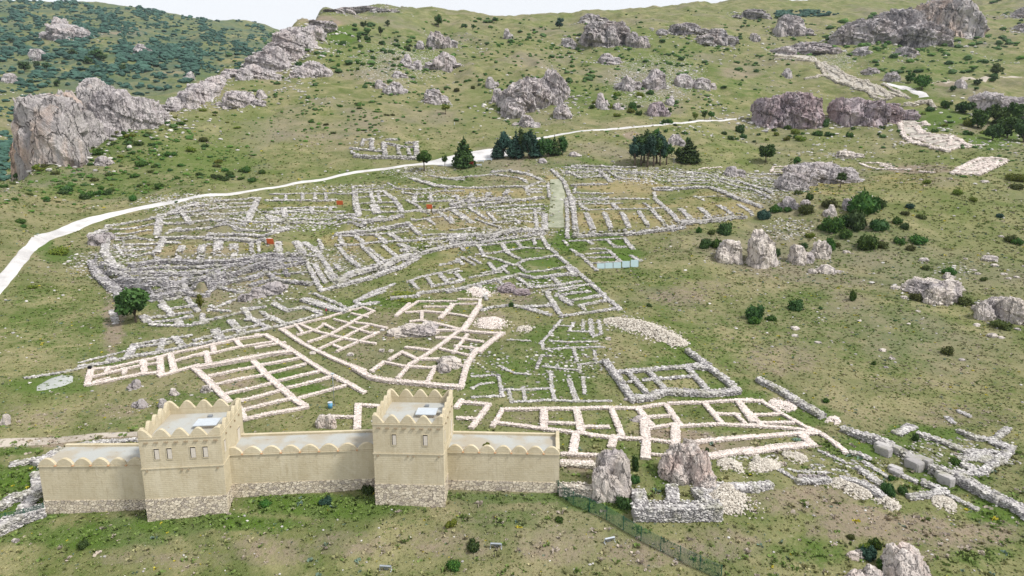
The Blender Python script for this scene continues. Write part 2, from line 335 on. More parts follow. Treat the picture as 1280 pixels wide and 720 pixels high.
# ------------------------------------------------------------------ ground cover masks (kinds of soil and sward, in world positions)
LUSH = [(60,600,75,30,1),(20,640,60,20,.8),(250,655,120,14,1),(420,632,110,16,1),(640,622,90,8,.8),(120,668,120,16,.7),(760,632,60,12,.9),(640,650,60,10,.5),
 (500,377,75,6,1),(600,360,25,8,.7),(705,300,14,14,.8),(718,307,22,9,1.2),(765,300,18,9,1),(775,320,28,12,1.2),(660,335,60,25,.55),(720,365,40,18,.6),(640,305,60,10,.6),(430,385,40,14,.4),
 (290,455,70,8,.6),(350,470,40,8,.7),(380,485,40,8,.9),(560,460,40,12,.4),(600,480,30,22,.6),(680,470,80,30,.55),(700,430,60,25,.6),(850,455,60,15,.5),(880,494,90,7,.9),(900,480,40,10,.5),
 (1010,520,40,14,.7),(1080,560,60,16,.8),(1180,600,60,20,.9),(1250,640,40,25,.8),(1150,545,60,14,.7),(855,595,30,10,.7),(820,600,10,25,.4),(1000,400,60,50,.35),(1110,420,80,50,.35),
 (100,425,80,25,.35),(40,400,40,40,.35),(90,405,60,40,.25),(50,305,16,12,.9),(70,318,25,10,.7),(150,375,20,12,.8),(215,380,50,8,.5),(240,405,90,10,.4),(170,455,60,7,.6),(900,430,80,40,.3),
 (200,360,60,6,.8),(330,385,50,8,.5),(360,340,30,8,.3),(820,345,50,15,.3),(850,385,40,10,.3),(1060,300,60,30,.4),(1150,340,60,20,.35),(560,230,60,10,.4),(440,220,100,10,.4),(600,215,40,6,.5),
 (720,205,70,8,.4),(120,175,80,30,.6),(250,200,90,25,.5),(120,230,120,20,.45),(500,60,100,30,.3),(800,60,120,30,.3),(760,120,90,25,.4),(900,100,90,25,.3),(1150,70,120,30,.35),(1170,110,60,15,.5),
 (1170,150,50,15,.8),(1240,170,40,20,.8),(20,560,30,10,.8),(170,530,40,12,.5),(60,480,60,14,.6),(250,500,60,14,.4),(430,45,25,14,.9),(900,540,30,8,.5),(760,530,20,10,.5),(1000,690,60,20,.4),(1230,690,50,20,.5),(900,690,60,14,.4)]
OCHRE = [(375,258,62,4,1),(420,255,30,4,1),(290,311,45,5,.9),(230,312,60,6,.9),(330,306,40,4,.9),(175,287,25,6,.8),(440,300,50,10,.7),(470,318,50,14,.7),(445,315,18,8,1.2),(470,325,20,10,.8),(600,243,50,6,1),(575,240,30,6,1),(640,243,20,5,1),
 (560,268,40,9,.8),(600,270,30,8,1),(690,222,10,4,1),(650,222,20,4,.9),(550,282,50,6,.7),(640,280,50,10,.45),(790,235,45,14,1),(740,232,25,6,1),(760,275,60,14,.75),(700,270,20,20,.3),(840,280,40,14,.7),(900,265,60,12,.8),(890,250,50,14,.5),(930,258,30,8,.8),
 (800,258,60,4,.9),(520,330,70,10,.45),(430,345,30,6,.3),(570,312,30,6,.6),(560,330,40,10,.6),(360,335,25,6,.8),(350,350,20,5,.6),(300,350,40,6,.3),(1050,235,60,8,.9),(1130,228,50,12,.8),(1190,232,30,10,.7),(400,215,80,10,.3),(70,250,60,10,.4),(350,195,40,6,.3),
 (10,62,22,6,1.3),(100,68,20,4,1),(20,28,15,3,1),(290,76,25,4,.9),(240,48,10,3,1),(310,45,30,8,.4),(410,30,25,4,1),(840,545,25,12,.5),(870,560,18,6,.8),(1290,60,40,8,.4),(860,40,40,10,.3)]
BARE = [(140,405,13,45,1),(125,470,20,14,.7),(60,553,90,7,1),(150,547,50,5,1),(150,515,30,14,.5),(20,520,25,25,.4),(60,525,40,12,.5),(850,372,45,16,.7),(880,360,40,12,.5),(980,448,60,25,.55),(1060,380,50,10,.4),(1210,520,80,16,.5),(1130,480,60,10,.4),
 (1000,625,90,18,.8),(1100,660,110,22,.9),(1060,640,60,10,.9),(1210,670,70,20,.8),(1150,690,50,14,.6),(900,680,60,25,.6),(820,690,80,22,.7),(700,680,60,25,.6),(560,680,70,22,.6),(430,680,60,20,.6),(340,690,60,20,.6),(240,700,60,14,.5),(620,650,40,8,.5),(160,700,40,10,.4),
 (850,545,70,8,.9),(900,560,60,10,.9),(720,580,30,10,.9),(1000,565,50,8,.5),(300,480,25,8,.8),(270,470,25,6,.8),(320,505,30,8,.6),(400,475,30,8,.6),(480,415,50,12,.7),(480,400,30,10,.7),(420,410,25,8,.5),(570,420,60,12,.7),(610,395,30,8,.7),(540,395,40,8,.7),
 (450,555,30,8,.5),(660,520,30,10,.6),(590,525,30,10,.6),(650,375,20,6,.9),(640,365,30,8,.7),(200,450,50,6,.7),(160,462,40,6,.7),(430,25,60,6,1.2),(470,24,40,4,1),(170,130,30,8,.5),(150,40,40,8,.9),(40,130,30,14,.5),(200,85,60,10,.5),(380,170,50,12,.4),(420,180,60,12,.5),
 (1180,228,30,8,.9),(1150,212,45,6,1),(1220,160,30,8,1),(1190,105,25,4,1),(900,30,50,8,.4),(1200,115,60,8,.6),(925,90,30,10,.8),(940,80,40,8,.5),(780,205,20,5,.5),(790,170,12,6,1),(1240,40,50,20,.3),(700,50,40,8,.4),(560,30,60,8,.4),(600,60,60,12,.3),(250,150,50,14,.4),(60,150,40,20,.3)]
RUBBLY = [(230,255,60,14,1),(190,340,90,14,1),(280,330,100,14,.9),(150,320,35,14,1),(350,275,90,14,.9),(560,245,60,8,.6),(620,265,80,16,.5),(560,300,60,8,.8),(640,290,60,8,.8),(430,325,25,16,.6),(390,325,22,22,.9),(730,215,50,8,.9),(820,220,70,10,.9),(950,235,50,18,.7),
 (900,222,40,10,.8),(985,285,30,15,.6),(730,250,40,6,.8),(660,360,60,10,.6),(600,450,40,20,.4),(710,450,60,30,.4),(1050,585,60,16,.5),(1180,570,60,25,.6),(940,575,70,14,.6),(330,365,50,14,.6),(100,330,20,14,.6),(480,285,60,5,.8),(520,215,40,8,.7),(440,235,80,5,.6),(820,100,60,30,.5),(500,80,60,25,.4),(770,405,50,10,.4),(1190,340,30,12,.4),(1150,565,40,12,.5),(1040,75,30,14,.4)]
def soft(px, py, lst):
    r = np.zeros(np.shape(px))
    for cx, cy, rx, ry, a in lst:
        d = ((px-cx)/rx)**2+((py-cy)/ry)**2
        r = np.maximum(r, a*np.clip(1.35-d, 0, 1))
    return r
def masks(x, y, z):
    px, py = proj(x, y, z)
    j = n2(x, y, 6, 3, 77); k = n2(x, y, 7, 3, 99); s = np.clip(900/np.maximum(y, 60), 1, 12)
    px = px+j*s*2.0; py = py+k*s*.8
    return np.stack([soft(px, py, LUSH), soft(px, py, OCHRE), soft(px, py, BARE)], -1), soft(px, py, RUBBLY)

def ground_nodes(nt, p):
    """sward, dry grass, bare soil, shared by the ground and the weeds growing on it"""
    mk = N(nt, 'ShaderNodeAttribute', attribute_name='cover'); sp = N(nt, 'ShaderNodeSeparateColor'); nt.links.new(mk.outputs['Color'], sp.inputs[0])
    lu, oc, ba = sp.outputs
    big = noise(nt, p, .022, 5, .6); midn = noise(nt, p, .11, 5, .65, .3); fine = noise(nt, p, .75, 5, .7); vf = noise(nt, p, 3.2, 3, .7)
    c = mixc(nt, ramp(nt, midn, .36, .64), (.120, .140, .052), (.262, .245, .138))         # green to straw
    c = mixc(nt, math_(nt, 'MULTIPLY', ramp(nt, big, .42, .66), .55), c, (.262, .222, .160))
    g = math_(nt, 'ADD', math_(nt, 'MULTIPLY', lu, .85), math_(nt, 'MULTIPLY', math_(nt, 'SUBTRACT', fine, .5), 1.5))
    g = math_(nt, 'ADD', g, math_(nt, 'MULTIPLY', math_(nt, 'SUBTRACT', midn, .5), -1.0))
    c = mixc(nt, math_(nt, 'MULTIPLY', ramp(nt, g, .02, .50), .75), c, (.075, .128, .030))
    c = mixc(nt, math_(nt, 'MULTIPLY', ramp(nt, g, .5, 1.0), .7), c, (.075, .135, .022))
    o = math_(nt, 'ADD', oc, math_(nt, 'MULTIPLY', math_(nt, 'SUBTRACT', midn, .5), 1.2))
    c = mixc(nt, math_(nt, 'MULTIPLY', ramp(nt, o, .15, .8), .85), c, (.30, .25, .145))
    b_ = math_(nt, 'ADD', ba, math_(nt, 'MULTIPLY', math_(nt, 'SUBTRACT', fine, .5), 2.2))
    c = mixc(nt, math_(nt, 'MULTIPLY', ramp(nt, b_, .25, .9), .72), c, (.275, .215, .185))
    dk = ramp(nt, vf, .54, .74); c = mixc(nt, math_(nt, 'MULTIPLY', dk, .62), c, (.075, .078, .036))
    lt = ramp(nt, noise(nt, p, 1.7, 4, .75), .60, .76); c = mixc(nt, math_(nt, 'MULTIPLY', lt, .5), c, (.44, .40, .32))
    sx = N(nt, 'ShaderNodeSeparateXYZ'); nt.links.new(p, sx.inputs[0]); far = math_(nt, 'MULTIPLY', ramp(nt, sx.outputs[1], 620, 900), ramp(nt, sx.outputs[0], -90, -230))
    a1 = noise(nt, p, .016, 4, .6, .5); a2 = noise(nt, p, .05, 5, .7, .8); a3 = noise(nt, p, .26, 4, .75); a4 = noise(nt, p, .011, 4, .55, 1.0)
    c = mixc(nt, math_(nt, 'MULTIPLY', ramp(nt, a2, .50, .62), .5), c, (.095, .122, .045)); c = mixc(nt, math_(nt, 'MULTIPLY', ramp(nt, a1, .52, .64), .5), c, (.225, .195, .165))
    c = mixc(nt, math_(nt, 'MULTIPLY', ramp(nt, a4, .50, .60), .4), c, (.135, .165, .06)); c = mixc(nt, math_(nt, 'MULTIPLY', ramp(nt, a3, .56, .68), .40), c, (.085, .105, .035)); c = mixc(nt, math_(nt, 'MULTIPLY', far, math_(nt, 'MULTIPLY', ramp(nt, a1, .35, .60), .75)), c, (.060, .105, .070))
    g_ = N(nt, 'ShaderNodeHueSaturation'); g_.inputs['Saturation'].default_value = 1.08; g_.inputs['Value'].default_value = .93; g_.inputs['Hue'].default_value = .504; nt.links.new(c, g_.inputs['Color']); c = g_.outputs[0]
    return c, fine, vf
m, nt, b = newmat('hillside_ground'); M['ground'] = m; p = pos(nt)
c, fine, vf = ground_nodes(nt, p)
rb = attr(nt, 'rubbly'); vo = N(nt, 'ShaderNodeTexVoronoi'); vo.inputs['Scale'].default_value = 1.1; nt.links.new(p, vo.inputs['Vector'])
sep = N(nt, 'ShaderNodeSeparateColor'); nt.links.new(vo.outputs['Color'], sep.inputs[0])
st = math_(nt, 'LESS_THAN', sep.outputs[0], math_(nt, 'MULTIPLY', rb, .9)); st = math_(nt, 'MULTIPLY', st, ramp(nt, vo.outputs['Distance'], .55, .35))
sc_ = mixc(nt, sep.outputs[1], (.25, .24, .24), (.62, .60, .57)); c = mixc(nt, st, c, sc_)
nt.links.new(c, b.inputs['Base Color']); b.inputs['Roughness'].default_value = 1; b.inputs['Specular IOR Level'].default_value = .05
bump(nt, b, math_(nt, 'ADD', fine, math_(nt, 'ADD', math_(nt, 'MULTIPLY', vf, .5), st)), .9, .35)
m, nt, b = newmat('weed_leaves'); M['weed'] = m
c, _, _ = ground_nodes(nt, pos(nt)); t = attr(nt, 'tone'); k = attr(nt, 'kind_mix')
c = mixc(nt, ramp(nt, k, .45, .55), c, (.095, .135, .040)); c = mixc(nt, ramp(nt, k, .80, .82), c, (.27, .235, .20)); c = mixc(nt, ramp(nt, k, .93, .935), c, (.09, .13, .10)); c = mixc(nt, ramp(nt, k, .972, .974), c, (.30, .26, .03))
hs = N(nt, 'ShaderNodeHueSaturation'); nt.links.new(c, hs.inputs['Color']); nt.links.new(math_(nt, 'MULTIPLY_ADD', t, .5, 1.25), hs.inputs['Value']); nt.links.new(hs.outputs[0], b.inputs['Base Color'])
b.inputs['Roughness'].default_value = 1; b.inputs['Specular IOR Level'].default_value = .05

def build_ground():
    pxs = np.concatenate([np.arange(-700, -60, 16), np.arange(-60, 1341, 2), np.arange(1352, 1981, 16)]).astype(float)
    ly = np.concatenate([np.linspace(math.log(45.5), math.log(62), 30)[:-1], np.linspace(math.log(62), math.log(1250), 900)[:-1], np.linspace(math.log(1250), math.log(3990), 130)])
    P, L = np.meshgrid(pxs, ly, indexing='ij'); Y = np.exp(L)
    x, y, z = ray_pt(P, row_at(P, Y), Y); z = z_at(P, Y)
    n, mm = P.shape; idx = np.arange(n*mm).reshape(n, mm)
    Fq = np.stack([idx[:-1, :-1], idx[1:, :-1], idx[1:, 1:], idx[:-1, 1:]], -1).reshape(-1, 4)
    V = np.stack([x, y, z], -1).reshape(-1, 3)
    cov, rb = masks(V[:, 0], V[:, 1], V[:, 2])
    o = mesh_obj('ground', V, Fq, M['ground'], smooth=True, attrs={'cover': cov, 'rubbly': rb}); tag(o, kind='structure')
build_ground()

# ------------------------------------------------------------------ gravel road, car park, tracks, street of the old town
def strip(name, up, lo, mat, lift=.12, step=1.2, kind='structure'):
    """a band of road between two edges seen in the picture, laid on the ground"""
    def samp(pts):
        w = [np.array(G(*p)) for p in pts]; out = [w[0]]
        return w
    A = samp(up); B = samp(lo)
    def resample(P, n):
        d = [0]
        for a, b_ in zip(P[:-1], P[1:]): d.append(d[-1]+np.linalg.norm((b_-a)[:2]))
        q = np.linspace(0, d[-1], n); P = np.array(P); return np.stack([pchip(np.array(d), P[:, k], q) for k in range(2)], -1), d[-1]
    L = max(resample(A, 4)[1], resample(B, 4)[1]); n = max(8, int(L/step)); a, _ = resample(A, n); b_, _ = resample(B, n)
    nv = np.linspace(0, L, n); a = a+np.stack([n2(nv, nv*0, 3.5, 3, 7), n2(nv, nv*0+9, 3.5, 3, 8)], -1)*.22; b_ = b_+np.stack([n2(nv, nv*0+30, 3.5, 3, 9), n2(nv, nv*0+50, 3.5, 3, 10)], -1)*.22
    m_ = 9; V = []; 
    for k in range(m_):
        t = k/(m_-1); q = a*(1-t)+b_*t; z = zt(q[:, 0], q[:, 1])+lift
        if k in (0, m_-1): z = z-lift-.25
        V.append(np.stack([q[:, 0], q[:, 1], z], -1))
    V = np.stack(V, 1); idx = np.arange(n*m_).reshape(n, m_)
    Fq = np.stack([idx[:-1, :-1], idx[1:, :-1], idx[1:, 1:], idx[:-1, 1:]], -1).reshape(-1, 4)
    o = mesh_obj(name, V.reshape(-1, 3), Fq, mat, smooth=True)
    if kind: tag(o, kind=kind)
    return o
def gravel(name, a, b2, sc=1.5):
    m, nt, b = newmat(name); p = pos(nt)
    c = mixc(nt, noise(nt, p, sc, 5, .7), a, b2); c = mixc(nt, ramp(nt, noise(nt, p, .12, 6, .7), .42, .62), c, [q*.84 for q in a]); nt.links.new(c, b.inputs['Base Color']); bump(nt, b, noise(nt, p, 6, 3), .4, .05); return m
M['road'] = gravel('pale_gravel', (.50, .49, .485), (.65, .64, .635))
M['track'] = gravel('dusty_track', (.36, .32, .27), (.50, .45, .39))
M['paving'] = gravel('mossy_paving', (.20, .22, .14), (.44, .44, .36), .9)
t5 = T(0, 180, 3.6); t6 = T(320, 180, 3.6); f1 = T(500, 160, 7.2); t3 = T(640, 0, 3.6)
upp = [(-60, 395)]+t5('0,575 100,462 200,397 350,340 500,305 650,275 800,250 1000,222')+t6('0,203 200,167 400,130 600,104 740,85')+f1('320,278 460,240 700,195 830,175')
low = [(-60, 432)]+t5('0,688 110,550 190,465 250,428 400,368 600,305 800,265 1000,234')+t6('0,212 200,178 400,143 600,115 740,97')+f1('300,335 400,350 560,345 760,300 980,262')
strip('gravel_road', upp, low, M['road'])
up2 = f1('900,200 1080,170')+t3('100,622 230,599 400,581 600,564 800,546 1010,531'); lo2 = f1('960,262 1120,215')+t3('100,633 230,607 400,588 600,572 800,554 1010,539')
strip('hill_track', up2, lo2, M['road'])
a4 = T(560, 200, 7.2)
strip('temple_street', a4('905,175 905,330 895,480 880,600'), a4('1030,170 1065,300 1050,450 1065,600'), M['paving'], .08)
d4 = T(1100, 80, 7.2)
strip('paved_path', d4('30,165 150,190 300,215 400,255 445,295'), d4('0,185 180,235 270,270 330,285 330,308'), M['road'], .1)
strip('far_track', d4('460,170 700,155 850,130 1000,118 1152,112 1280,108'), d4('460,182 700,168 850,141 1000,130 1152,124 1280,120'), M['track'], .15)

strip('footpath', [(-40, 553), (60, 546), (120, 541), (172, 539)], [(-40, 566), (60, 556), (120, 549), (172, 546)], M['track'], .05)
M['ash'] = gravel('pale_ash', (.36, .38, .36), (.48, .49, .48)); strip('dry_puddle', [(46, 482), (58, 474), (78, 468), (92, 469)], [(46, 489), (62, 488), (80, 484), (91, 478)], M['ash'], .05, .5)

M['rubble_floor'] = gravel('pale_rubble_floor', (.26, .24, .21), (.62, .58, .52), .55)
# ------------------------------------------------------------------ rubble walls
def stone_tpl(sub, sq, seed):
    v, f = ICO[sub]; r = np.random.default_rng(seed)
    pl = r.normal(size=(9, 3)); pl /= np.linalg.norm(pl, axis=1)[:, None]; ds = r.uniform(.72, 1, 9)
    dt = v@pl.T; rad = np.min(np.where(dt > .05, ds/np.maximum(dt, .05), 9), axis=1); rad = np.minimum(rad, 1.1)
    return v*rad[:, None], f
TPL0 = [stone_tpl(0, 0, k) for k in range(5)]; TPL1 = [stone_tpl(1, 0, 20+k) for k in range(5)]
def stones(P, S, hi=False, rng=None, tones=None):
    """many stones as arrays: P centres (n,3), S sizes (n,3)"""
    rng = rng or RNG; n = len(P)
    if n == 0: return np.zeros((0, 3)), np.zeros((0, 3), int), np.zeros(0)
    tp = TPL1 if hi else TPL0; pick = rng.integers(0, len(tp), n); V = []; Fc = []; Tn = []; base = 0
    tones = rng.random(n) if tones is None else tones
    for k in range(len(tp)):
        i = np.where(pick == k)[0]
        if len(i) == 0: continue
        v, f = tp[k]; a = rng.uniform(0, 6.283, len(i)); ca, sa = np.cos(a), np.sin(a)
        q = v[None]*(S[i][:, None, :]*.5)
        x = q[..., 0]*ca[:, None]-q[..., 1]*sa[:, None]; y = q[..., 0]*sa[:, None]+q[..., 1]*ca[:, None]
        V.append((np.stack([x, y, q[..., 2]], -1)+P[i][:, None, :]).reshape(-1, 3))
        Fc.append((f[None]+(np.arange(len(i))*len(v))[:, None, None]).reshape(-1, 3)+base); base += len(i)*len(v)
        Tn.append(np.repeat(tones[i], len(v)))
    return np.concatenate(V), np.concatenate(Fc), np.concatenate(Tn)
def quads_to_tris(Fq): return np.concatenate([Fq[:, [0, 1, 2]], Fq[:, [0, 2, 3]]])
def wall(pts, w, h, mat, parent, name='wall', size=None, ruin=.35, dense=1.0, seed=0, world=False):
    """one run of wall: an uneven core with stones laid over its top and sides"""
    rng = np.random.default_rng(seed+int(abs(pts[0][0])*131+abs(pts[0][1])*17))
    W = [np.array(p, float) if world else np.array(G(p[0], p[1], h)) for p in pts]
    Q = [W[0][:2]]
    for a, b_ in zip(W[:-1], W[1:]):
        L = np.linalg.norm((b_-a)[:2]); n = max(1, int(L/1.6))
        for k in range(1, n+1): Q.append((a+(b_-a)*k/n)[:2])
    Q = np.array(Q); d = np.gradient(Q, axis=0); d /= np.maximum(np.linalg.norm(d, axis=1), 1e-6)[:, None]; nr = np.stack([-d[:, 1], d[:, 0]], -1)
    # lengthen ends a little so that corners meet
    Q[0] -= d[0]*w*.3; Q[-1] += d[-1]*w*.3
    dist = float(np.median(np.hypot(Q[:, 0], Q[:, 1])))
    z = zt(Q[:, 0], Q[:, 1]); hv = h*(1-ruin*(.5+.5*n2(Q[:, 0], Q[:, 1], 5, 2, seed+3))*1.2); wv = w*(1+.18*n2(Q[:, 0], Q[:, 1], 3, 2, seed+8))
    n = len(Q); V = []
    for o_, zz in ((-.42, -.9), (-.38, .84), (0, .96), (.38, .84), (.42, -.9)):
        q = Q+nr*(wv*o_)[:, None]; V.append(np.stack([q[:, 0], q[:, 1], z+(hv*zz if zz > 0 else -.6)], -1))
    V = np.stack(V, 1); idx = np.arange(n*5).reshape(n, 5)
    Fq = np.stack([idx[:-1, :-1], idx[1:, :-1], idx[1:, 1:], idx[:-1, 1:]], -1).reshape(-1, 4)
    ends = np.array([[idx[0, 0], idx[0, 1], idx[0, 2]], [idx[0, 0], idx[0, 2], idx[0, 4]], [idx[0, 2], idx[0, 3], idx[0, 4]], [idx[-1, 0], idx[-1, 2], idx[-1, 1]], [idx[-1, 0], idx[-1, 4], idx[-1, 2]], [idx[-1, 2], idx[-1, 4], idx[-1, 3]]])
    cv = V.reshape(-1, 3); cf = np.concatenate([quads_to_tris(Fq), ends]); ct = .35+.35*rng.random(len(cv))
    s = min(size or 9, min(1.0, max(.24, dist*.0024))); fl = .34 if (size or 9) < .2 else .55; seg = np.linalg.norm(np.diff(Q, axis=0), axis=1); L = seg.sum(); cum = np.concatenate([[0], np.cumsum(seg)])
    nt_ = int(L*(w*1.0)/(s*s)*dense); ns = int(L*h/(s*s)*(1.5 if h < 1.15 else 2.4)*dense)
    u = np.concatenate([rng.uniform(0, L, nt_), rng.uniform(0, L, 2*ns)]); k = np.clip(np.searchsorted(cum, u)-1, 0, n-2); t = (u-cum[k])/np.maximum(seg[k], 1e-6)
    q = Q[k]*(1-t)[:, None]+Q[k+1]*t[:, None]; nn = nr[k]; ww = wv[k]; hh = hv[k]*(1-t)+hv[k+1]*t
    off = np.concatenate([rng.uniform(-.42, .42, nt_), np.full(ns, -.43), np.full(ns, .43)])*ww
    zc_ = zt(q[:, 0], q[:, 1]); q = q+nn*off[:, None]; zz = zt(q[:, 0], q[:, 1]); lo_z = np.minimum(zz, zc_)
    zz = np.concatenate([zz[:nt_]+hh[:nt_]*rng.uniform(.86, 1.02, nt_), lo_z[nt_:]+(zc_[nt_:]+hh[nt_:]*.92-lo_z[nt_:])*rng.uniform(0.0, 1.0, 2*ns)])
    S = s*rng.uniform(.7, 1.3, (len(q), 3))*(np.exp(rng.normal(0, .30, len(q)))[:, None])*np.array([1.15, .95, fl])
    sv, sf, stn = stones(np.stack([q[:, 0], q[:, 1], zz], -1), S, hi=dist < 130, rng=rng)
    Vall = np.concatenate([cv, sv]); Fall = np.concatenate([cf, sf+len(cv)])
    c0 = np.array([Q[:, 0].mean(), Q[:, 1].mean(), z.min()])
    o = mesh_obj(name, Vall-c0, Fall, mat, None, attrs={'tone': np.concatenate([ct, stn])})
    o.location = c0-(np.array(parent.location) if parent is not None else 0)
    if parent is not None: o.parent = parent
    return o
def heap(pts, wpx, h, mat, name, label, cat, n=500, size=.45, group=None):
    n = int(n*2.2); size *= .66
    """a heap or spill of loose stones along a line; width in metres"""
    W = np.array([G(*p)[:2] for p in pts]); seg = np.linalg.norm(np.diff(W, axis=0), axis=1); cum = np.concatenate([[0], np.cumsum(seg)]); L = cum[-1]
    rng = np.random.default_rng(int(pts[0][0]*7)); u = rng.uniform(0, L, n); k = np.clip(np.searchsorted(cum, u)-1, 0, len(seg)-1); t = (u-cum[k])/seg[k]
    q = W[k]*(1-t)[:, None]+W[k+1]*t[:, None]; d = (W[k+1]-W[k])/seg[k][:, None]; nn = np.stack([-d[:, 1], d[:, 0]], -1)
    tape = np.sqrt(np.clip(1-(np.abs(u/L*2-1))**3, .08, 1)); r = rng.normal(0, .27, n); r = np.where(np.abs(r) > .9, r*.5, r)
    q = q+nn*(r*wpx*tape)[:, None]; hh = h*tape*np.exp(-(r/.30)**2)
    P = np.stack([q[:, 0], q[:, 1], zt(q[:, 0], q[:, 1])+hh*rng.uniform(.75, 1.05, n)+size*.1], -1)
    S = size*rng.uniform(.6, 1.5, (n, 3))*np.array([1.1, .95, .7]); v, f, tn = stones(P, S, True, rng)
    # solid underlay mound
    m = 24; g = np.linspace(0, L, m); kk = np.clip(np.searchsorted(cum, g)-1, 0, len(seg)-1); tt = (g-cum[kk])/seg[kk]; Q = W[kk]*(1-tt)[:, None]+W[kk+1]*tt[:, None]; dd = (W[kk+1]-W[kk])/seg[kk][:, None]; n2_ = np.stack([-dd[:, 1], dd[:, 0]], -1)
    tp = np.sqrt(np.clip(1-(np.abs(g/L*2-1))**3, .02, 1)); V = []
    for o_ in np.linspace(-1, 1, 9):
        qq = Q+n2_*(o_*.42*wpx*tp)[:, None]; V.append(np.stack([qq[:, 0], qq[:, 1], zt(qq[:, 0], qq[:, 1])+h*.8*tp*np.exp(-(o_*.42/.30)**2)-.12], -1))
    V = np.stack(V, 1); idx = np.arange(m*9).reshape(m, 9); Fq = np.stack([idx[:-1, :-1], idx[1:, :-1], idx[1:, 1:], idx[:-1, 1:]], -1).reshape(-1, 4)
    cv = V.reshape(-1, 3); c0 = np.array([*W.mean(0), zt(*W.mean(0))])
    o = mesh_obj(name, np.concatenate([cv, v])-c0, np.concatenate([quads_to_tris(Fq), f+len(cv)]), mat, attrs={'tone': np.concatenate([rng.random(len(cv))*.5, tn])}); o.location = c0
    return tag(o, label, cat, group)

def complex_(name, label, cat, mat, tiles, h0=.5, w0=1.0, size=None, dense=1.0, group=None, ruin=.35, ref=None):
    segs = []
    for (x0, y0, s), txt in tiles:
        tt = T(x0, y0, s)
        for line in txt.strip().split(';'):
            line = line.strip()
            if not line: continue
            w, h = w0, h0; toks = line.split(); pp = []
            for q in toks:
                if q[0] == 'w': w = float(q[1:])
                elif q[0] == 'h': h = float(q[1:])
                else: pp.append(q)
            segs.append((tt(' '.join(pp)), w, h))
    cx = np.mean([p[0] for s_ in segs for p in s_[0]]); cy = np.mean([p[1] for s_ in segs for p in s_[0]])
    e = empty(name, G(*(ref or (cx, cy))), label, cat, group)
    segs.sort(key=lambda s_: -abs(s_[0][-1][0]-s_[0][0][0])-abs(s_[0][-1][1]-s_[0][0][1]))
    kw = .67 if mat in (M['white_stone'],) else (.78 if name == 'temple_ruin' else .78)
    kh, kr = ((.72, .6) if mat is not M['dark_stone'] else (1, .4)) if name == 'temple_ruin' else (1, ruin)
    ruin = kr
    for i, (pp, w, h) in enumerate(segs): wall(pp, w*kw, h*kh, mat, e, size=size, dense=dense, seed=i, ruin=ruin)
    return e
A1=(100,200,7.2);A2=(260,200,7.2);A3=(420,200,7.2);A4=(560,200,7.2);A5=(100,290,7.2);A6=(260,290,7.2);A7=(420,290,7.2);A8=(560,290,7.2)
B1=(680,200,7.2);B2=(820,200,7.2);B3=(660,285,7.2);B4=(100,380,7.2);B5=(240,380,7.2);B6=(240,430,7.2);B7=(340,360,7.2);B8=(480,360,7.2)
C1=(440,410,5.76);C2=(590,380,5.76);C3=(740,390,5.76);C4=(560,490,5.76);C5=(740,490,5.76);C6=(880,470,5.76);C7=(1080,510,5.76);C8=(940,560,5.76)
D3=(960,50,7.2);D4=(1100,80,7.2);D5=(960,170,7.2);D6=(1100,160,7.2);D7=(420,150,9.6);D8=(380,480,14.4);E3=(0,560,7.2);E6=(680,570,7.2);E7=(780,570,7.2);T1=(0,360,3.6);T2=(320,360,3.6);T3=(640,360,3.6);T5=(0,520,3.6)
FND = 'ruined foundations across the excavation'
complex_('ruined_building', 'pinkish white storehouse foundation with a central spine wall, just behind the left tower', 'ruin', M['white_stone'], [
 (T2, 'w1.5 45,207 150,268 300,365 400,415 485,462; w1.3 22,342 192,310; w1.1 58,377 220,337; w1.1 97,412 288,367; w1.1 145,442 330,395; w1.2 196,488 400,433; w1.1 0,262 130,240; w1.1 0,205 45,207'),
 (B6, 'w1.4 1036,556 840,590 660,622 480,665; w1.8 560,150 660,255 800,380 900,470 1010,540; w1.8 20,205 150,320 330,500; w2.2 h.7 890,50 720,70 560,100 400,130 250,160 60,190; w1.1 160,275 360,232 560,195; w1.1 220,350 660,260; w1.1 310,435 740,335; w1.2 430,500 820,400; w1.2 450,585 900,480; w1.1 430,560 480,660'),
 (B5, 'w1.2 680,265 430,300 200,350 0,400; w1.1 0,455 200,430 430,375 720,330; w1.5 400,320 440,370; w1.5 190,370 200,430; w1.4 130,430 160,510')], .45, 1.1, size=.175, dense=1.0, group=FND, ruin=.15)
complex_('ruined_building', 'narrow strip of pinkish white wall footings, leftmost of the restored foundations', 'ruin', M['white_stone'], [
 (B4, 'w1.6 100,580 68,715; w1.2 100,575 300,560 560,500 800,440 1040,392; w1.2 75,715 300,670 540,620 715,603; w1.5 720,635 860,595 1060,540; w1.0 130,640 380,580 560,540 710,520; w1.8 570,500 580,600; w1.8 720,470 730,620; w1.8 815,450 850,590; w1.2 265,560 240,600; w1.2 410,570 400,610; w1.1 860,500 1120,430; w1.3 1130,420 1150,520; w.9 125,690 260,655')], .4, 1.1, size=.175, dense=1.0, group=FND, ruin=.15)
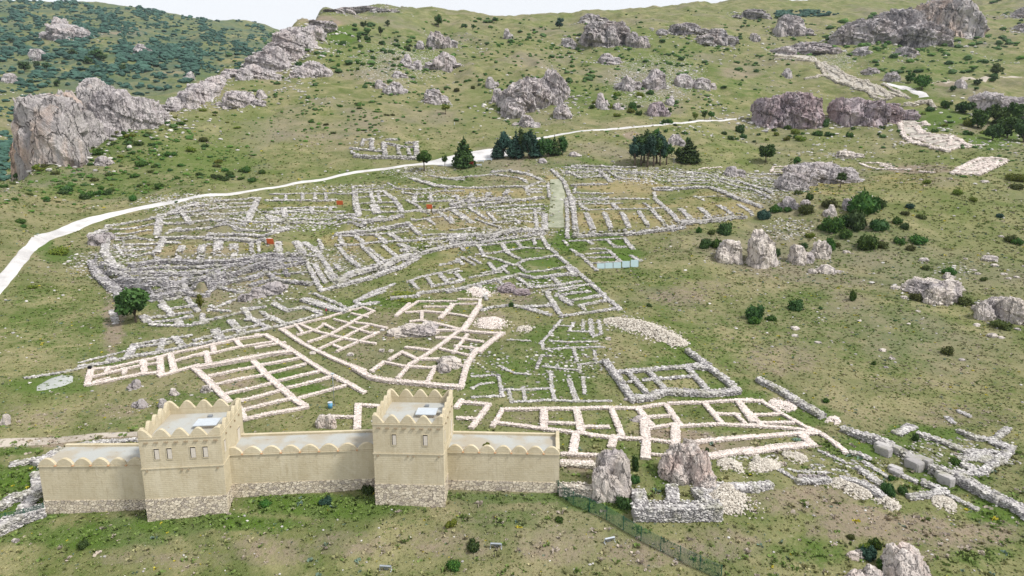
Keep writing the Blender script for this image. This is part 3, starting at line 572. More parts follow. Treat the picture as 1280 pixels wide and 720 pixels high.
complex_('ruined_building', 'fan shaped white foundations around two bare rocks in the middle of the lower town', 'ruin', M['white_stone'], [
 (B7, 'w1.4 80,360 280,490 420,560 640,660 830,730; w1.1 80,360 300,300 480,260 640,210 820,165 920,200 800,250 700,310 520,410 330,475; w1.1 260,320 400,380 520,410 640,440 760,460; w.9 460,310 560,360; w.9 560,270 700,310; w1 720,220 860,250; w.9 230,410 380,370; w.9 210,320 270,385; w.8 480,310 400,360; w1.1 760,300 900,320 1030,350; w1 860,330 640,440 430,535; w1 960,390 780,470 590,555; w.9 700,340 880,395 960,392; w.9 560,505 640,535; w1 800,470 930,490'),
 (C1, 'w1.7 h.7 20,275 130,340 260,365 400,375 780,410; w1.6 h.6 785,410 830,240 900,140; w1.2 140,300 230,235; w1 230,235 370,265 600,275; w1.2 330,350 420,250; w1.2 545,375 600,270; w1.2 270,220 360,165; w1.3 360,165 470,215 620,215; w1.2 390,130 560,150; w1.4 420,250 540,180 640,110 760,20; w1.2 610,60 740,60 940,90; w1 640,140 830,185; w1 740,120 900,140; w1.1 730,170 830,40; w.9 750,262 815,262'),
 (B8, 'w2 860,560 960,470 1060,395; w1.1 110,240 310,110 640,110; w1.2 670,90 870,95; w2.2 860,150 770,290 715,360; w1.2 865,95 860,150; w1.4 240,290 330,280 560,330 720,370; w1.4 380,370 620,370 900,390 1060,400; w.9 360,160 600,160; w1.8 620,140 510,260; w1.2 200,210 360,200 560,215; w1.1 340,200 340,270; w.9 650,135 860,130; w1 590,220 760,250; w1 490,390 380,400; w1.2 230,130 110,240')], .45, 1.1, size=.175, dense=1.0, group=FND, ruin=.15)
complex_('ruined_building', 'long row of rooms with pinkish white walls running right from behind the right tower', 'ruin', M['white_stone'], [
 (C4, 'w1.3 95,62 300,80; w1.4 95,50 60,100; w1.4 290,85 170,245; w1.1 70,175 210,185; w1.2 390,115 700,110 900,110 1152,100; w1.2 390,120 320,235; w1.3 350,210 560,235 690,255 950,285 1152,315; w1.9 690,115 690,250; w1.9 925,110 960,280; w1.1 715,210 920,215; w1.1 970,240 1152,240; w1.9 920,290 900,425; w1.3 825,435 1100,445; w1.8 h.6 825,492 1030,500'),
 (C5, 'w1.1 0,105 330,105 520,75; w1.5 140,110 180,210 215,300; w1.6 330,105 430,230; w1.2 0,305 190,320 350,325 580,350; w2.1 370,190 390,330 385,460; w1.8 160,310 140,380; w1.1 390,170 550,160; w1.1 410,250 600,220 640,235 900,220 1152,232; w1.5 535,85 640,235; w2.2 600,240 600,380; w1 550,72 800,65 1152,45; w1.4 810,70 930,210; w1 890,145 1060,150; w1.7 1050,55 1152,200; w1 1030,150 1100,215; w1.6 750,350 950,328 1152,310; w2.4 850,450 1000,425 1152,405; w.6 400,435 540,445'),
 (C6, 'w1.2 240,165 420,170; w1.6 240,165 330,260 410,345; w1.1 420,175 560,260 700,340 800,390; w1 350,270 560,260; w1 400,325 640,325; w1.2 330,345 560,360 760,385; w1.6 290,432 400,425 600,408 800,400; w2.5 290,540 500,505 780,480; w2.2 700,410 770,480; w1.4 850,410 940,470 1020,540; w2 760,370 810,395'),
 (T2, 'w1.2 455,520 570,525; w1.7 460,520 455,625; w1 345,572 450,575')], .45, 1.1, size=.175, dense=1.0, group=FND, ruin=.15, ref=(800, 525))
complex_('ruined_building', 'five room grey rubble building with thick standing walls beside the stone heap', 'ruin', M['grey_stone'], [
 (C3, 'w1.7 h.9 100,340 160,415 230,520 290,600; w2.2 h1.1 290,600 400,590 520,545; w2.2 h1.1 520,545 820,560 1040,540; w1.7 h1 1040,540 1000,500 850,380 760,310 690,260; w1.2 180,415 400,400 560,385 840,362; w1.2 270,430 390,560; w1.3 400,400 530,545; w1.4 690,390 830,545; w.9 h.4 370,480 740,455; w1.6 740,380 840,392; w.8 h.4 260,495 330,488')], .7, 1.2, size=.38, group=FND)
complex_('ruined_building', 'faint overgrown rubble footings in grass between the fan shaped foundations and the stone heap', 'ruin', M['grey_stone'], [
 (C2, '640,110 560,210 500,270 510,320; 590,150 720,155; 730,130 700,190 860,195; 800,110 800,180; w1.2 850,110 870,230 930,210; 910,110 930,210; 560,260 700,270 900,265; 510,320 700,310 950,305; 500,365 470,450; 500,365 560,370; 510,440 640,460 770,470; 730,320 760,410; 780,430 950,410; w1.2 700,540 750,690; 560,480 590,680; 190,510 220,660; 0,665 230,655; 230,610 400,610 560,600; 280,700 520,685 760,695 1000,690; 770,430 780,490; 880,330 890,400; 260,610 290,700; 800,520 810,640; 0,515 180,505; 950,420 1080,600; 370,590 380,690; 0,600 60,570 150,560; 200,440 300,490 420,500; 260,250 420,260')], .22, .8, size=.34, dense=.8, group=FND, ruin=.5)
complex_('ruined_building', 'small green floored plot beside the street end with pale blue sheets along it', 'ruin', M['grey_stone'], [
 (B3, 'w1 320,105 360,150; w1.2 390,185 480,240 620,375; 370,110 500,105 660,100 870,85; w1.3 540,110 580,135; w1.2 700,95 790,165 880,160; w1.5 875,95 940,180; 560,180 700,180; 520,225 720,215; 520,260 780,255; w1.2 720,190 830,295; 560,310 820,295; w1.6 930,240 1010,290; w1.6 440,235 490,240')], .4, .9, size=.6, group=FND)
complex_('ruined_building', 'grey walled house plots stepping down between the temple front and the fan shaped foundations', 'ruin', M['grey_stone'], [
 (A8, 'w1.4 840,30 900,130 980,190; w1.2 110,120 145,155; w.9 150,120 300,108 460,95 640,70 820,50; w1.3 270,110 330,210; w1.6 480,90 540,180 640,230; w1.4 620,75 660,130; w1.2 770,50 780,100; w.7 250,195 520,160 700,130 860,140; w1.3 370,220 460,240 600,290 700,240 830,225 980,200; w1 120,220 240,285; w.9 190,215 290,270; w1.5 370,270 430,340 530,290; w1.2 490,310 540,360; w1.4 h.8 0,520 200,470 330,440 440,415 560,385 640,365; w1.4 h.8 640,365 760,395 900,385 1110,360; w1.1 620,400 760,490; w1.1 750,490 880,480 1010,470 1152,440; w1.2 930,395 1010,460; w.9 700,350 880,335 1080,300; w2.2 1090,310 1140,380; w.9 640,290 680,340; w.7 0,270 110,240; w.6 0,360 120,340; w1 80,370 130,430; w.8 20,455 130,430; w1.2 890,530 990,700; w1 1010,580 1100,640; w1.6 650,660 950,650; w1.4 600,650 740,680 880,715; w1.4 300,690 400,665 540,650; w.6 300,360 480,340; w.6 200,400 480,350; w.6 0,420 60,410; w1 280,470 350,600; w.8 440,415 500,470'),
 (A7, 'w1.3 180,620 230,650 380,620; w1.3 180,610 330,530 520,460; w.8 220,600 440,520; w1 680,440 740,500; w1.1 820,400 870,470; w1.5 940,370 1010,450; w1 1080,360 1140,430; w.7 640,440 760,395 870,370 1100,320; w1 860,480 1000,455 1152,420; w1.4 h.8 500,580 620,572 720,560 760,530 900,515 1152,490; w.8 940,285 1100,260; w1 1090,230 1140,280'),
 (B3, 'w1.3 h.6 270,240 430,370 580,500 700,610 830,715; w1.1 0,525 300,500 480,470; w1.1 220,430 290,495; w.9 220,420 420,410; w.9 130,555 330,530 540,500; w1.1 170,570 250,700; w.9 240,600 560,560; w1 300,630 390,680; w.9 400,640 660,600; w.9 490,680 700,640; w1 490,680 500,720; w1 370,350 430,380; w.6 280,560 440,530; w.7 560,500 640,560'),
 (T3, 'w1.4 20,75 170,115; w1.3 90,75 190,75; w1.2 160,25 215,110; w1.2 h.6 220,120 350,102 480,85; w.8 200,20 270,60; w.7 270,50 420,20; w.7 300,75 440,50')], .5, .9, group=FND, ref=(640, 340))
complex_('ruined_building', 'low grey rubble house plots below the temple terrace, right of the round tree', 'ruin', M['grey_stone'], [
 (B4, 'w1.1 0,545 120,530 250,510 480,455 720,415 860,390 1030,345; w.7 h.25 0,520 200,470 400,420; w.9 500,355 720,310 860,290 1000,270; w1.8 490,355 430,465; w1.3 745,320 720,410; w1.7 860,290 930,375; w.9 500,375 700,350 820,330; w.9 620,110 800,95 1000,60; w.9 620,155 860,130 1010,100; w1.6 730,0 830,90; w2.2 880,130 900,180; w.9 640,175 1000,180 1152,150; w2.2 570,100 600,140; w1.5 1010,0 1060,50; w.8 830,30 1000,10; w1.5 290,50 330,155; w1.6 260,485 310,480'),
 (T1, 'w.8 h.3 115,400 180,390 250,380 330,365 400,345'),
 (B5, 'w1.1 20,355 240,310 460,255 640,215; w1 640,215 820,180 960,145 1100,100; w1 20,315 190,270; w2.4 h.7 215,225 260,300; w1 280,235 400,215; w2 350,140 450,245; w.9 440,210 600,175; w1.4 480,40 520,110 600,160 690,205; w1.3 630,60 720,120 830,165; w1 20,165 200,120 400,75 480,60; w1.2 95,80 100,150; w1.3 760,0 860,50; w1.1 860,45 1000,15 1152,75; w.7 500,45 660,15; w.8 480,130 560,130; w.7 590,140 700,115'),
 (A5, 'w1.5 730,610 820,720; w.8 790,600 900,575; w1.4 960,580 1060,700; w.8 830,680 1000,650'),
 (A6, 'w1 20,650 60,670 200,620; w1.3 590,640 720,700; w.8 300,680 520,660; w1.2 720,695 860,665 1010,710; w2 h.8 870,590 1000,620 1130,670; w.8 120,640 240,600; w.8 0,690 200,700'),
 (B7, 'w1.4 20,130 140,190; w1.2 140,190 300,160 430,215; w1.2 0,250 110,310; w2.4 h.8 290,90 380,120 480,150 650,190; w1 380,40 520,100 650,160; w1.5 650,185 790,140 930,120; w1.4 780,100 880,50 1000,0; w.8 110,310 220,290 330,260 450,225; w.6 0,345 110,325')], .5, .9, group=FND, ref=(330, 400))
TEMPLE = 'ruined quarters of the great temple'
complex_('temple_ruin', 'main temple hall with a long ochre floor and a square of small rooms', 'ruin', M['grey_stone'], [
 (A2, 'w1.3 560,300 850,290 1152,285; w1.6 h1.1 520,350 800,348 1152,345; w1.6 600,425 880,418 1152,415; w1.3 520,460 1152,460; w2.6 h1.2 450,330 400,440 360,540; w3 550,490 600,540; w2.2 680,430 700,500; w2 340,545 720,560; w1.5 740,520 1152,510; w1.5 720,560 1152,545; w1.5 280,600 780,600; w1 850,290 850,345; w1 960,285 960,345; w1 1060,285 1060,345; w1 700,300 700,350; w2 580,500 700,540; w1.2 560,470 1000,478; w1.2 600,330 640,350; w1 1100,415 1100,460; w1.4 930,420 940,470'),
 (A3, 'w2.4 h1.3 170,270 180,400 210,480; w1.5 20,295 160,290; w1.3 h1 170,280 440,270; w1.7 h1.3 440,270 520,330 600,450; w1.2 200,330 460,310; w1.6 190,390 510,370; w3.2 h1.2 340,390 370,460; w1.3 310,280 340,380; w1 370,410 540,410; w1.6 350,460 600,455; w.9 210,440 350,440; w2 20,455 70,455; w1.5 20,490 200,495; w2 20,520 250,540 430,520 600,480; w2 20,570 230,570 420,500; w1 150,230 310,225; w.8 150,260 430,240; w1 380,290 400,380')], .8, 1.2, group=TEMPLE)
complex_('temple_ruin', 'rubble covered left end of the temple terrace nearest the bend of the road', 'ruin', M['grey_stone'], [
 (A1, 'w2 240,580 450,550 700,500; w1.3 250,610 690,560; w3 h1 720,480 700,650; w3.2 h1.5 700,500 830,450 960,400 1040,370; w1.5 850,470 1100,440; w1.6 760,560 1152,530; w2.2 820,620 1152,600; w3.2 h1.2 100,660 250,600; w.8 320,650 640,620; w2 700,680 1152,690; w1.6 1000,480 1152,470; w2 1040,400 1152,395; w2 900,430 1000,560; w1.5 780,650 900,600; w1.5 760,520 880,500'),
 (A2, 'w1.6 20,430 380,400; w2 20,520 340,540; w1.6 20,600 280,620; w1.5 60,360 420,330; w1.5 20,470 350,460; w1.5 200,380 420,370; w1.4 100,560 340,570'),
 (A5, 'w2.6 h1.5 230,20 230,160 290,250 400,310; w1 330,60 660,60; w1.1 400,100 700,95; w1.1 400,155 650,130; w1.2 440,190 680,180; w1.2 300,30 500,20; w1 320,110 400,200')], .9, 1.3, size=1.1, group=TEMPLE)
complex_('temple_ruin', 'row of ochre floored storerooms above the dark stepped front of the terrace', 'ruin', M['grey_stone'], [
 (A5, 'w2.5 750,60 700,210; w2.5 930,120 900,210; w2.5 1110,110 1100,210; w2.2 h1.3 780,40 960,35 1152,30; w1.5 780,85 900,90'),
 (A6, 'w3 h1.5 0,40 260,45 550,50; w3.2 100,80 100,160; w2 10,100 60,100; w3 240,100 240,180; w1.2 400,60 400,160; w1.2 460,60 465,160; w3 640,90 640,160; w1.2 540,60 540,100; w3.2 800,80 850,170'),
 (A2, 'w3 h1.6 20,650 300,645 560,645 700,600')], .8, 1.4, group=TEMPLE)
complex_('temple_ruin', 'high stepped dark rubble front of the temple terrace above the round tree', 'ruin', M['dark_stone'], [
 (A5, 'w2.6 h1.5 480,270 620,245 760,235 1152,240; w1.6 500,320 760,300 1152,290; w1.5 340,345 700,345 1152,340; w3.2 h1.6 120,240 160,340 240,420 310,480; w2.6 h1.5 330,400 560,400 780,400; w2.2 340,450 640,450 950,440; w1.6 h1.2 330,470 345,580; w1.6 340,500 620,520; w2.6 h1.6 640,560 800,530 940,510; w1.6 650,520 940,450; w2.2 h1.2 950,430 950,510; w1.8 h1.2 950,520 1110,545 1152,540; w2.2 h1.2 960,430 1152,390; w1 1000,490 1152,440; w1.8 200,360 400,370; w1.8 180,300 420,330; w1.6 560,370 1100,360'),
 (A6, 'w2.6 h1.6 0,240 330,215 640,175 850,170; w1.5 h1 400,240 640,235 870,220; w2.6 h1.6 0,400 300,310 560,250 640,240; w2 h1.2 0,440 200,420 400,390 500,350; w1.4 h1.1 560,310 700,285 870,250; w1.3 510,330 600,400; w.8 h.5 600,370 900,350; w2 h1.2 650,410 850,430 920,440; w1 690,330 720,370; w1.6 h.6 0,530 80,480 280,530; w1.5 80,450 300,400; w1.4 0,290 300,270 560,215; w1.2 h.5 0,340 240,300; w1.2 380,460 520,420 640,400')], 1.0, 1.6, group=TEMPLE)
complex_('temple_ruin', 'two rows of long grassy storerooms under the tall retaining wall of the temple', 'ruin', M['grey_stone'], [
 (A7, 'w1.6 30,60 80,110; w1.6 180,30 260,100; w1.6 360,15 450,90; w1.6 490,10 570,60; w1.4 0,110 280,90 560,70; w1.6 30,130 110,220 210,300; w1.2 110,220 170,210; w1.3 230,110 400,270; w1 290,130 440,250; w1.4 420,110 550,210; w1.3 0,280 30,320; w3 h1 20,420 200,330 420,290 700,170; w2.2 h1.6 20,460 330,380 560,300 740,200; w2.2 560,70 760,60; w3 h1.2 600,150 700,140; w2.6 580,100 700,170'),
 (A3, 'w1.6 h2.4 0,640 300,600 640,545; w1.4 h1.2 640,545 750,650; w1 30,680 60,720; w1.2 180,680 240,720; w1.2 360,660 450,720; w2.2 490,655 570,710; w2 0,670 640,630'),
 (A6, 'w1.3 h1.1 890,260 950,380 1020,510; w1.6 970,150 1060,270 1152,400; w3 880,90 1000,170; w1.3 1000,60 1030,150; w2.2 1020,510 1152,480; w1.3 900,200 1000,200; w1.5 960,280 1060,440; w1.2 1060,330 1140,440')], .8, 1.4, group=TEMPLE)
complex_('temple_ruin', 'temple storerooms just left of the paved street, with small ochre floors', 'ruin', M['grey_stone'], [
 (A3, 'w3.2 h1.3 690,150 850,200 1020,230; w1.6 850,130 1152,170; w1 470,200 560,250 850,245; w1.2 1010,160 1152,150; w1.3 720,300 980,270 1152,265; w1.2 700,370 1152,370; w2.2 h1.3 870,430 1152,395; w1.3 930,460 1050,560; w1.7 1050,445 1152,520; w1 820,520 890,570; w1.2 680,520 940,500; w1.5 720,300 700,370; w2 610,460 830,450; w1.5 600,280 700,300; w1.2 640,350 760,420; w1.4 850,290 860,360'),
 (A4, 'w1.5 20,155 330,130 430,120 640,150 710,195; w2.6 h1.1 400,95 560,80 700,110 860,180; w1.9 h1 20,225 200,240 450,228 700,230; w1.5 700,235 820,190; w2.2 700,240 720,290; w2.2 220,290 190,350; w2.2 370,285 350,330; w2.2 540,260 510,330; w2.2 70,310 100,340; w2.4 h1.6 20,415 400,370 640,340 850,320; w1.6 20,380 180,350 560,330; w1 20,500 50,560; w2.2 50,440 220,550; w1.3 190,420 350,520; w1.1 360,470 430,540; w.8 340,420 600,400 860,390; w.7 400,450 860,430; w1 500,490 680,480 860,460; w.8 380,560 860,560; w.8 20,620 250,600; w2.6 h1.3 20,660 360,650 860,610; w2.2 h1.3 20,700 500,690 860,640; w2.6 870,480 870,610; w1 900,200 910,330; w2 820,225 890,225; w1.2 780,440 800,600; w1 600,520 640,560; w1 720,260 840,250; w1 720,285 840,280; w.8 250,520 480,600'),
 (A7, 'w3 h1.2 700,140 900,130 1152,80; w2.2 760,60 950,45 1152,30; w1.2 780,20 1152,5')], .8, 1.3, group=TEMPLE, ref=(600, 265))
complex_('temple_ruin', 'walled quarter right of the paved street with comb-like storeroom walls and a heavy block front', 'ruin', M['grey_stone'], [
 (B1, 'w1.8 h1.2 70,75 180,180 230,300 260,420 290,640; w1.4 200,340 210,500 210,690; w1.4 h1 250,40 540,48 820,55; w1.3 180,55 600,85; w1.3 200,110 430,95 520,85; w1.8 h1.4 250,210 560,200; w2.2 h1.2 510,90 600,180; w1.2 580,95 690,160 850,160; w1 260,285 620,290; w1.1 210,340 660,340 940,340; w1.2 260,385 700,380; w1 h.5 330,440 700,435 1100,425; w2.2 330,400 390,440; w2.2 620,390 660,430; w2.2 380,470 440,620; w2 540,465 600,610; w2 700,465 760,590; w1.7 850,450 930,580; w1.7 970,440 1080,570; w2 1000,340 1152,480; w2.2 h1.5 270,665 470,645 740,640; w3 h1.8 740,640 1100,600 1152,585; w1.2 900,380 970,430; w1.4 1000,262 1152,265; w2.6 h1.5 990,240 1152,235; w1 310,150 540,140; w1.1 200,90 330,150; w1 280,240 280,290; w1.5 600,70 900,110; w1 250,330 280,440; w1.2 990,280 1000,340; w1 640,110 1000,120'),
 (B2, 'w3 h1.6 140,240 300,232 470,225; w2.4 h1.6 500,230 700,320 800,350 930,400; w2 150,480 200,560; w3 h1.8 140,600 230,580; w2.6 h1.1 230,540 420,530 560,510; w2.2 h1 560,510 700,490 800,495; w2.2 220,430 300,510; w2.2 390,420 480,495; w2.2 560,400 680,490; w2.2 740,395 860,480; w.9 h.4 340,320 430,360; w.6 h.3 350,330 600,320; w1.2 140,180 480,175; w1.3 140,98 300,100 450,120 560,140; w1.6 h1.2 560,150 780,190 1040,280; w1.6 580,180 800,240 1020,330; w1.4 840,150 1000,160 1152,180; w1 150,140 470,150; w1 150,210 450,200; w1.2 780,110 1152,120')], .8, 1.2, group=TEMPLE, ref=(800, 250))
complex_('ruined_wall', 'thin white topped footing on the grass between the pines and the rounded boulder', 'ruin', M['white_stone'], [(B2, 'w1 470,72 590,60 590,66; w1 380,80 470,65')], .3, 1, group=FND)
complex_('ruined_building', 'tiny white walled rectangle foundation on the slope left of the big domed rock', 'ruin', M['white_stone'], [(B2, 'w1.2 1030,100 1060,55 1280,50; w1 1030,102 1280,98; w1.2 1165,55 1155,100; w1 1060,80 1150,78')], .4, 1, group=FND)
complex_('ruined_building', 'isolated grey ruin with standing walls on the slope above the gravel road', 'ruin', M['grey_stone'], [(D7, 'w1.8 h1.8 230,400 400,415 560,420; w1.8 h1.6 560,420 760,425 960,430; w1.4 310,290 330,220; w1.4 330,220 430,215; w1.8 h1.2 430,215 430,330; w1.4 170,320 560,360; w2 h1.5 570,250 590,390; w1.6 580,260 760,300 960,310; w2 h1.5 960,250 970,410; w1.4 740,310 760,390; w1.6 870,330 880,400; w1.4 600,220 740,220; w1.4 840,260 950,260; w1.2 180,360 240,400')], 1.0, 1.3, group=FND)
e_ = complex_('city_wall_ruin', 'long pale ridge-top fortification ruin winding down the hill on the upper right', 'ruin', M['cream_stone'], [
 (D3, 'w3.5 h1.6 60,130 200,140 380,155; w2.5 60,165 380,180; w4 h1.8 380,150 480,240 560,320; w4.5 h2.2 560,320 680,370 800,420; w4.5 h2 800,420 950,480; w3 h1 400,165 520,210 640,270; w3 h1 640,270 780,330 900,380; w3 900,380 1040,440; w3.5 h1.4 340,335 430,325 520,312; w4 950,500 1090,520; w2.5 470,200 540,240; w2.5 560,260 640,300; w2.5 640,290 660,340; w2.5 760,330 760,390; w3 860,370 880,430; w2.5 960,395 980,470; w2 1040,440 1090,500; w2.5 700,310 850,370; w3 h1.5 1000,420 1110,500'),
 (D4, 'w2 20,170 150,230; w2 150,230 260,300; w3 20,230 80,290; w2.5 60,240 200,280; w2 h3 220,335 330,325 440,312; w2 h3 440,312 485,370')], 1.2, 3, group=FND)
def floor(e, up, lo):
    o = strip('rubble_floor', up, lo, M['rubble_floor'], .25, kind=None); o.parent = e; o.location = -np.array(e.location)
d3 = T(*D3); d6 = T(*D6); d4_ = T(*D4)
floor(e_, d3('60,118 380,140 520,200 640,262 780,322 900,375 1040,430 1152,470'), d3('60,172 380,188 480,262 560,332 680,388 800,436 930,484 1090,524'))
e_ = complex_('city_wall_ruin', 'curved white stone platform with a comb of short cells, below the ridge-top fortification', 'ruin', M['white_stone'], [
 (D4, 'w3 h1.2 170,490 185,560 210,620; w3 h1.2 210,620 265,670 330,700; w2.2 230,490 320,488; w2 240,520 370,525; w2.6 240,550 420,545; w4 400,512 430,545; w5 330,555 372,610'),
 (D6, 'w3 h1.4 330,115 470,150 610,190; w2 270,50 480,48 640,62; w3 640,62 720,100 800,150; w2.2 610,190 800,160; w2 360,80 480,62; w2 440,102 620,82; w2 500,130 680,97; w2 600,152 740,130; w2 300,80 400,110; w1.2 h.4 800,150 920,150; w1 h.4 190,120 220,135 320,120; w2 640,70 620,140')], .9, 2, group=FND)
floor(e_, d6('280,30 480,46 640,60 720,98 810,145'), d6('262,90 340,118 470,152 560,178 640,190'))
floor(e_, d4_('165,488 250,486 320,488'), d4_('215,625 290,640 390,620'))
e_ = complex_('city_wall_ruin', 'low white ruin lying like a slab on the slope at far right', 'ruin', M['white_stone'], [(D6, 'w3 h1 650,395 780,320 900,262; w3 900,262 1020,262 1130,280; w3 h1 1130,280 1000,350 880,405; w4 700,400 880,400; w4 820,370 1060,290; w3 760,370 900,330; w3 860,330 960,300; w3 940,320 1000,330; w3 960,275 1010,310')], .7, 3, group=FND)
floor(e_, d6('690,370 780,318 900,260 1010,256 1120,276'), d6('650,400 760,408 880,408 1000,352 1120,284'))
complex_('ruined_wall', 'thin curved white footing between the domed rock and the slab-like ruin', 'ruin', M['white_stone'], [(D5, 'w1.3 830,240 900,270 1000,292 1120,290; w1.2 880,235 1010,240 1120,272'), (D6, 'w1.3 0,330 60,345 140,365; w1.5 100,365 280,365; w1.2 360,385 480,397; w1 0,315 100,318')], .5, 1.2, group=FND)
complex_('city_wall_ruin', 'straight dry stone wall running down the slope right of the five room building', 'wall', M['grey_stone'], [(C6, 'w1.8 h1.2 400,0 560,80 700,170 840,250')], 1.2, 1.8, size=.45, group=FND)
complex_('city_wall_ruin', 'stepped grey fortification wall with rubble filled rooms at the lower right edge', 'ruin', M['grey_stone'], [
 (C6, 'w1.8 h1.3 1010,345 1080,375 1152,400'),
 (C7, 'w2 h1.4 10,175 100,200 180,235; w1.6 h1.2 230,265 370,335; w1.3 h1.8 480,385 550,405 620,435; w2.4 h1.5 690,470 820,540 950,610; w2.4 h1.3 950,610 1090,670 1180,730; w1.6 400,170 560,220 740,300; w1.3 740,300 860,300 940,300; w1.3 690,150 800,200 940,210; w1 h.4 680,10 760,50; w1.3 h.7 940,210 1030,130; w2.6 h.7 940,230 1050,270; w1.5 h.8 1050,290 950,360 850,440; w2.2 h.4 240,170 340,120; w2.2 h.6 740,400 840,460; w1.5 h.5 640,450 760,460; w1.2 h.3 600,60 640,100; w1.6 h.5 860,320 940,380')], .7, 1.5, size=.5, group=FND, ref=(1180, 590))
complex_('ruined_wall', 'low broken grey wall lines and kerbs below the fortification, lower right', 'ruin', M['grey_stone'], [
 (C7, 'w1.3 h.8 430,520 500,545 560,575; w1.3 h.7 330,620 450,605 580,585; w1.1 h.4 600,610 700,660 810,715; w.7 h.3 0,380 90,430 170,490; w1 h.5 0,440 80,500 150,550; w1.2 h.5 290,480 370,510'),
 (C8, 'w1.2 h.8 330,215 440,215 550,205; w1 h.5 760,130 850,200 940,265; w1.6 h.9 650,200 760,220 850,265 930,320; w.6 h.3 800,90 890,150 980,200; w.6 h.3 480,10 580,55 680,100; w1.4 h.5 720,20 780,35 840,60; w.6 h.25 300,160 540,170; w1.5 h.6 0,260 60,250 120,238; w.8 h.3 200,150 300,210')], .5, 1, size=.55, group=FND, ref=(1080, 590))
complex_('ruined_building', 'thick walled grey foundation corner with a flat rubble face below the split rock', 'ruin', M['grey_stone'], [(E7, 'w2.2 h2.2 115,410 400,405 640,405 830,400; w2.4 h1.4 130,290 160,390; w2.2 h1.2 430,250 440,380; w1.8 h1.2 690,310 760,380; w2 h1 800,240 960,245 1152,240; w1.5 h.8 640,290 760,280'), ((940, 560, 5.76), 'w1.8 h.8 0,262 60,252 120,238')], 1.4, 2, size=.4, group=FND)
complex_('ruined_wall', 'cream rubble wall stub joining the right end of the rebuilt wall to the smooth grey boulder', 'wall', M['cream_stone'], [(E6, 'w1.6 h1.6 160,235 300,238 460,260; w1.4 h.7 165,42 300,48 440,62')], 1.2, 1.5, size=.4, group=FND)
complex_('ruined_wall', 'forked rubble wall lines at the left end of the rebuilt city wall', 'wall', M['grey_stone'], [(E3, 'w1.3 120,120 240,95 340,78; w2.2 h.9 350,95 440,45 540,0; w1.6 h1 330,210 345,330; w1.8 h1 20,480 120,415 240,385 360,335; w2.2 h1 350,350 290,430 230,500; w2.4 h1.6 -60,690 60,620 240,545 370,500')], .7, 1.3, size=.4, group=FND)
complex_('ruined_wall', 'low white footing line just behind the left part of the rebuilt wall', 'wall', M['grey_stone'], [(T5, 'w1.2 255,165 310,135 380,115 500,105 620,98')], .5, 1.2, size=.4, group=FND)
# loose heaps
HP = 'heaps of loose stones'
heap(T(740,390,5.76)('90,60 220,80 350,100 470,150 560,200 690,235'), 7, 1.0, M['cream_stone'], 'stone_heap', 'long pale stone heap curving above the five room grey building', 'stone heap', 1500, .5, HP)
heap(T(940,560,5.76)('590,225 680,280 760,310 860,350'), 3.4, .6, M['cream_stone'], 'stone_heap', 'pale stone spill below the kerb of big blocks, lower right', 'stone heap', 420, .42, HP)
heap(T(940,560,5.76)('920,350 980,400 1060,440'), 2.8, .6, M['cream_stone'], 'stone_heap', 'short pale stone spill left of the dark twin bushes, lower right', 'stone heap', 240, .4, HP)
heap(T(940,560,5.76)('10,100 60,110 150,150'), 5, .7, M['cream_stone'], 'stone_heap', 'pale stone heap just under the right end of the long row of rooms', 'stone heap', 420, .42, HP)
heap(T(880,470,5.76)('100,620 180,640 260,640'), 4, .5, M['cream_stone'], 'stone_heap', 'pale stone heap against the right side of the split rock', 'stone heap', 300, .4, HP)
heap(T(880,470,5.76)('370,610 430,640 500,680'), 4.5, .6, M['cream_stone'], 'stone_heap', 'rounded pale stone heap between the split rock and the wall stubs', 'stone heap', 350, .42, HP)
heap(T(880,470,5.76)('570,575 650,580 740,600'), 3, .4, M['cream_stone'], 'stone_heap', 'thin pale stone heap under the pointed end of the long row of rooms', 'stone heap', 220, .4, HP)
heap(T(880,470,5.76)('470,190 560,210 660,240'), 4, .5, M['white_stone'], 'stone_heap', 'pinkish stone spread at the upper right corner of the long row of rooms', 'stone heap', 320, .42, HP)
heap(T(780,570,7.2)('960,280 920,360 880,430 850,500'), 5.5, 1.0, M['cream_stone'], 'stone_heap', 'bright cream stone heap spilling down the end of the thick walled foundation', 'stone heap', 800, .38, HP)
heap(T(1080,510,5.76)('490,650 570,680 660,700'), 3.5, .5, M['cream_stone'], 'stone_heap', 'pale stone spill right of the dark twin bushes, by the lower right edge', 'stone heap', 300, .4, HP)
heap(T(480,360,7.2)('1000,270 960,320 930,370'), 6.5, .6, M['white_stone'], 'stone_heap', 'pinkish gravel heap lying over the upper corner of the fan shaped foundations', 'stone heap', 500, .45, HP)
heap(T(590,380,5.76)('330,175 380,182 430,185'), 3.5, .5, M['cream_stone'], 'stone_heap', 'small round pale stone heap in grass right of the fan shaped foundations', 'stone heap', 180, .42, HP)
heap(T(1080,510,5.76)('780,320 850,350 900,400'), 7, .5, M['grey_stone'], 'stone_heap', 'grey rubble spread inside the fortification rooms at the lower right', 'stone heap', 350, .5, HP)
heap(T(560,290,7.2)('230,500 290,540 330,590'), 5, .4, M['white_stone'], 'stone_heap', 'pinkish gravel spill linking the fan shaped foundations to the house plots', 'stone heap', 350, .5, HP)
heap(T(880,470,5.76)('900,300 940,320 980,330'), 3, .3, M['white_stone'], 'stone_heap', 'small pinkish stone scatter between the two straight dry stone walls', 'stone heap', 120, .4, HP)
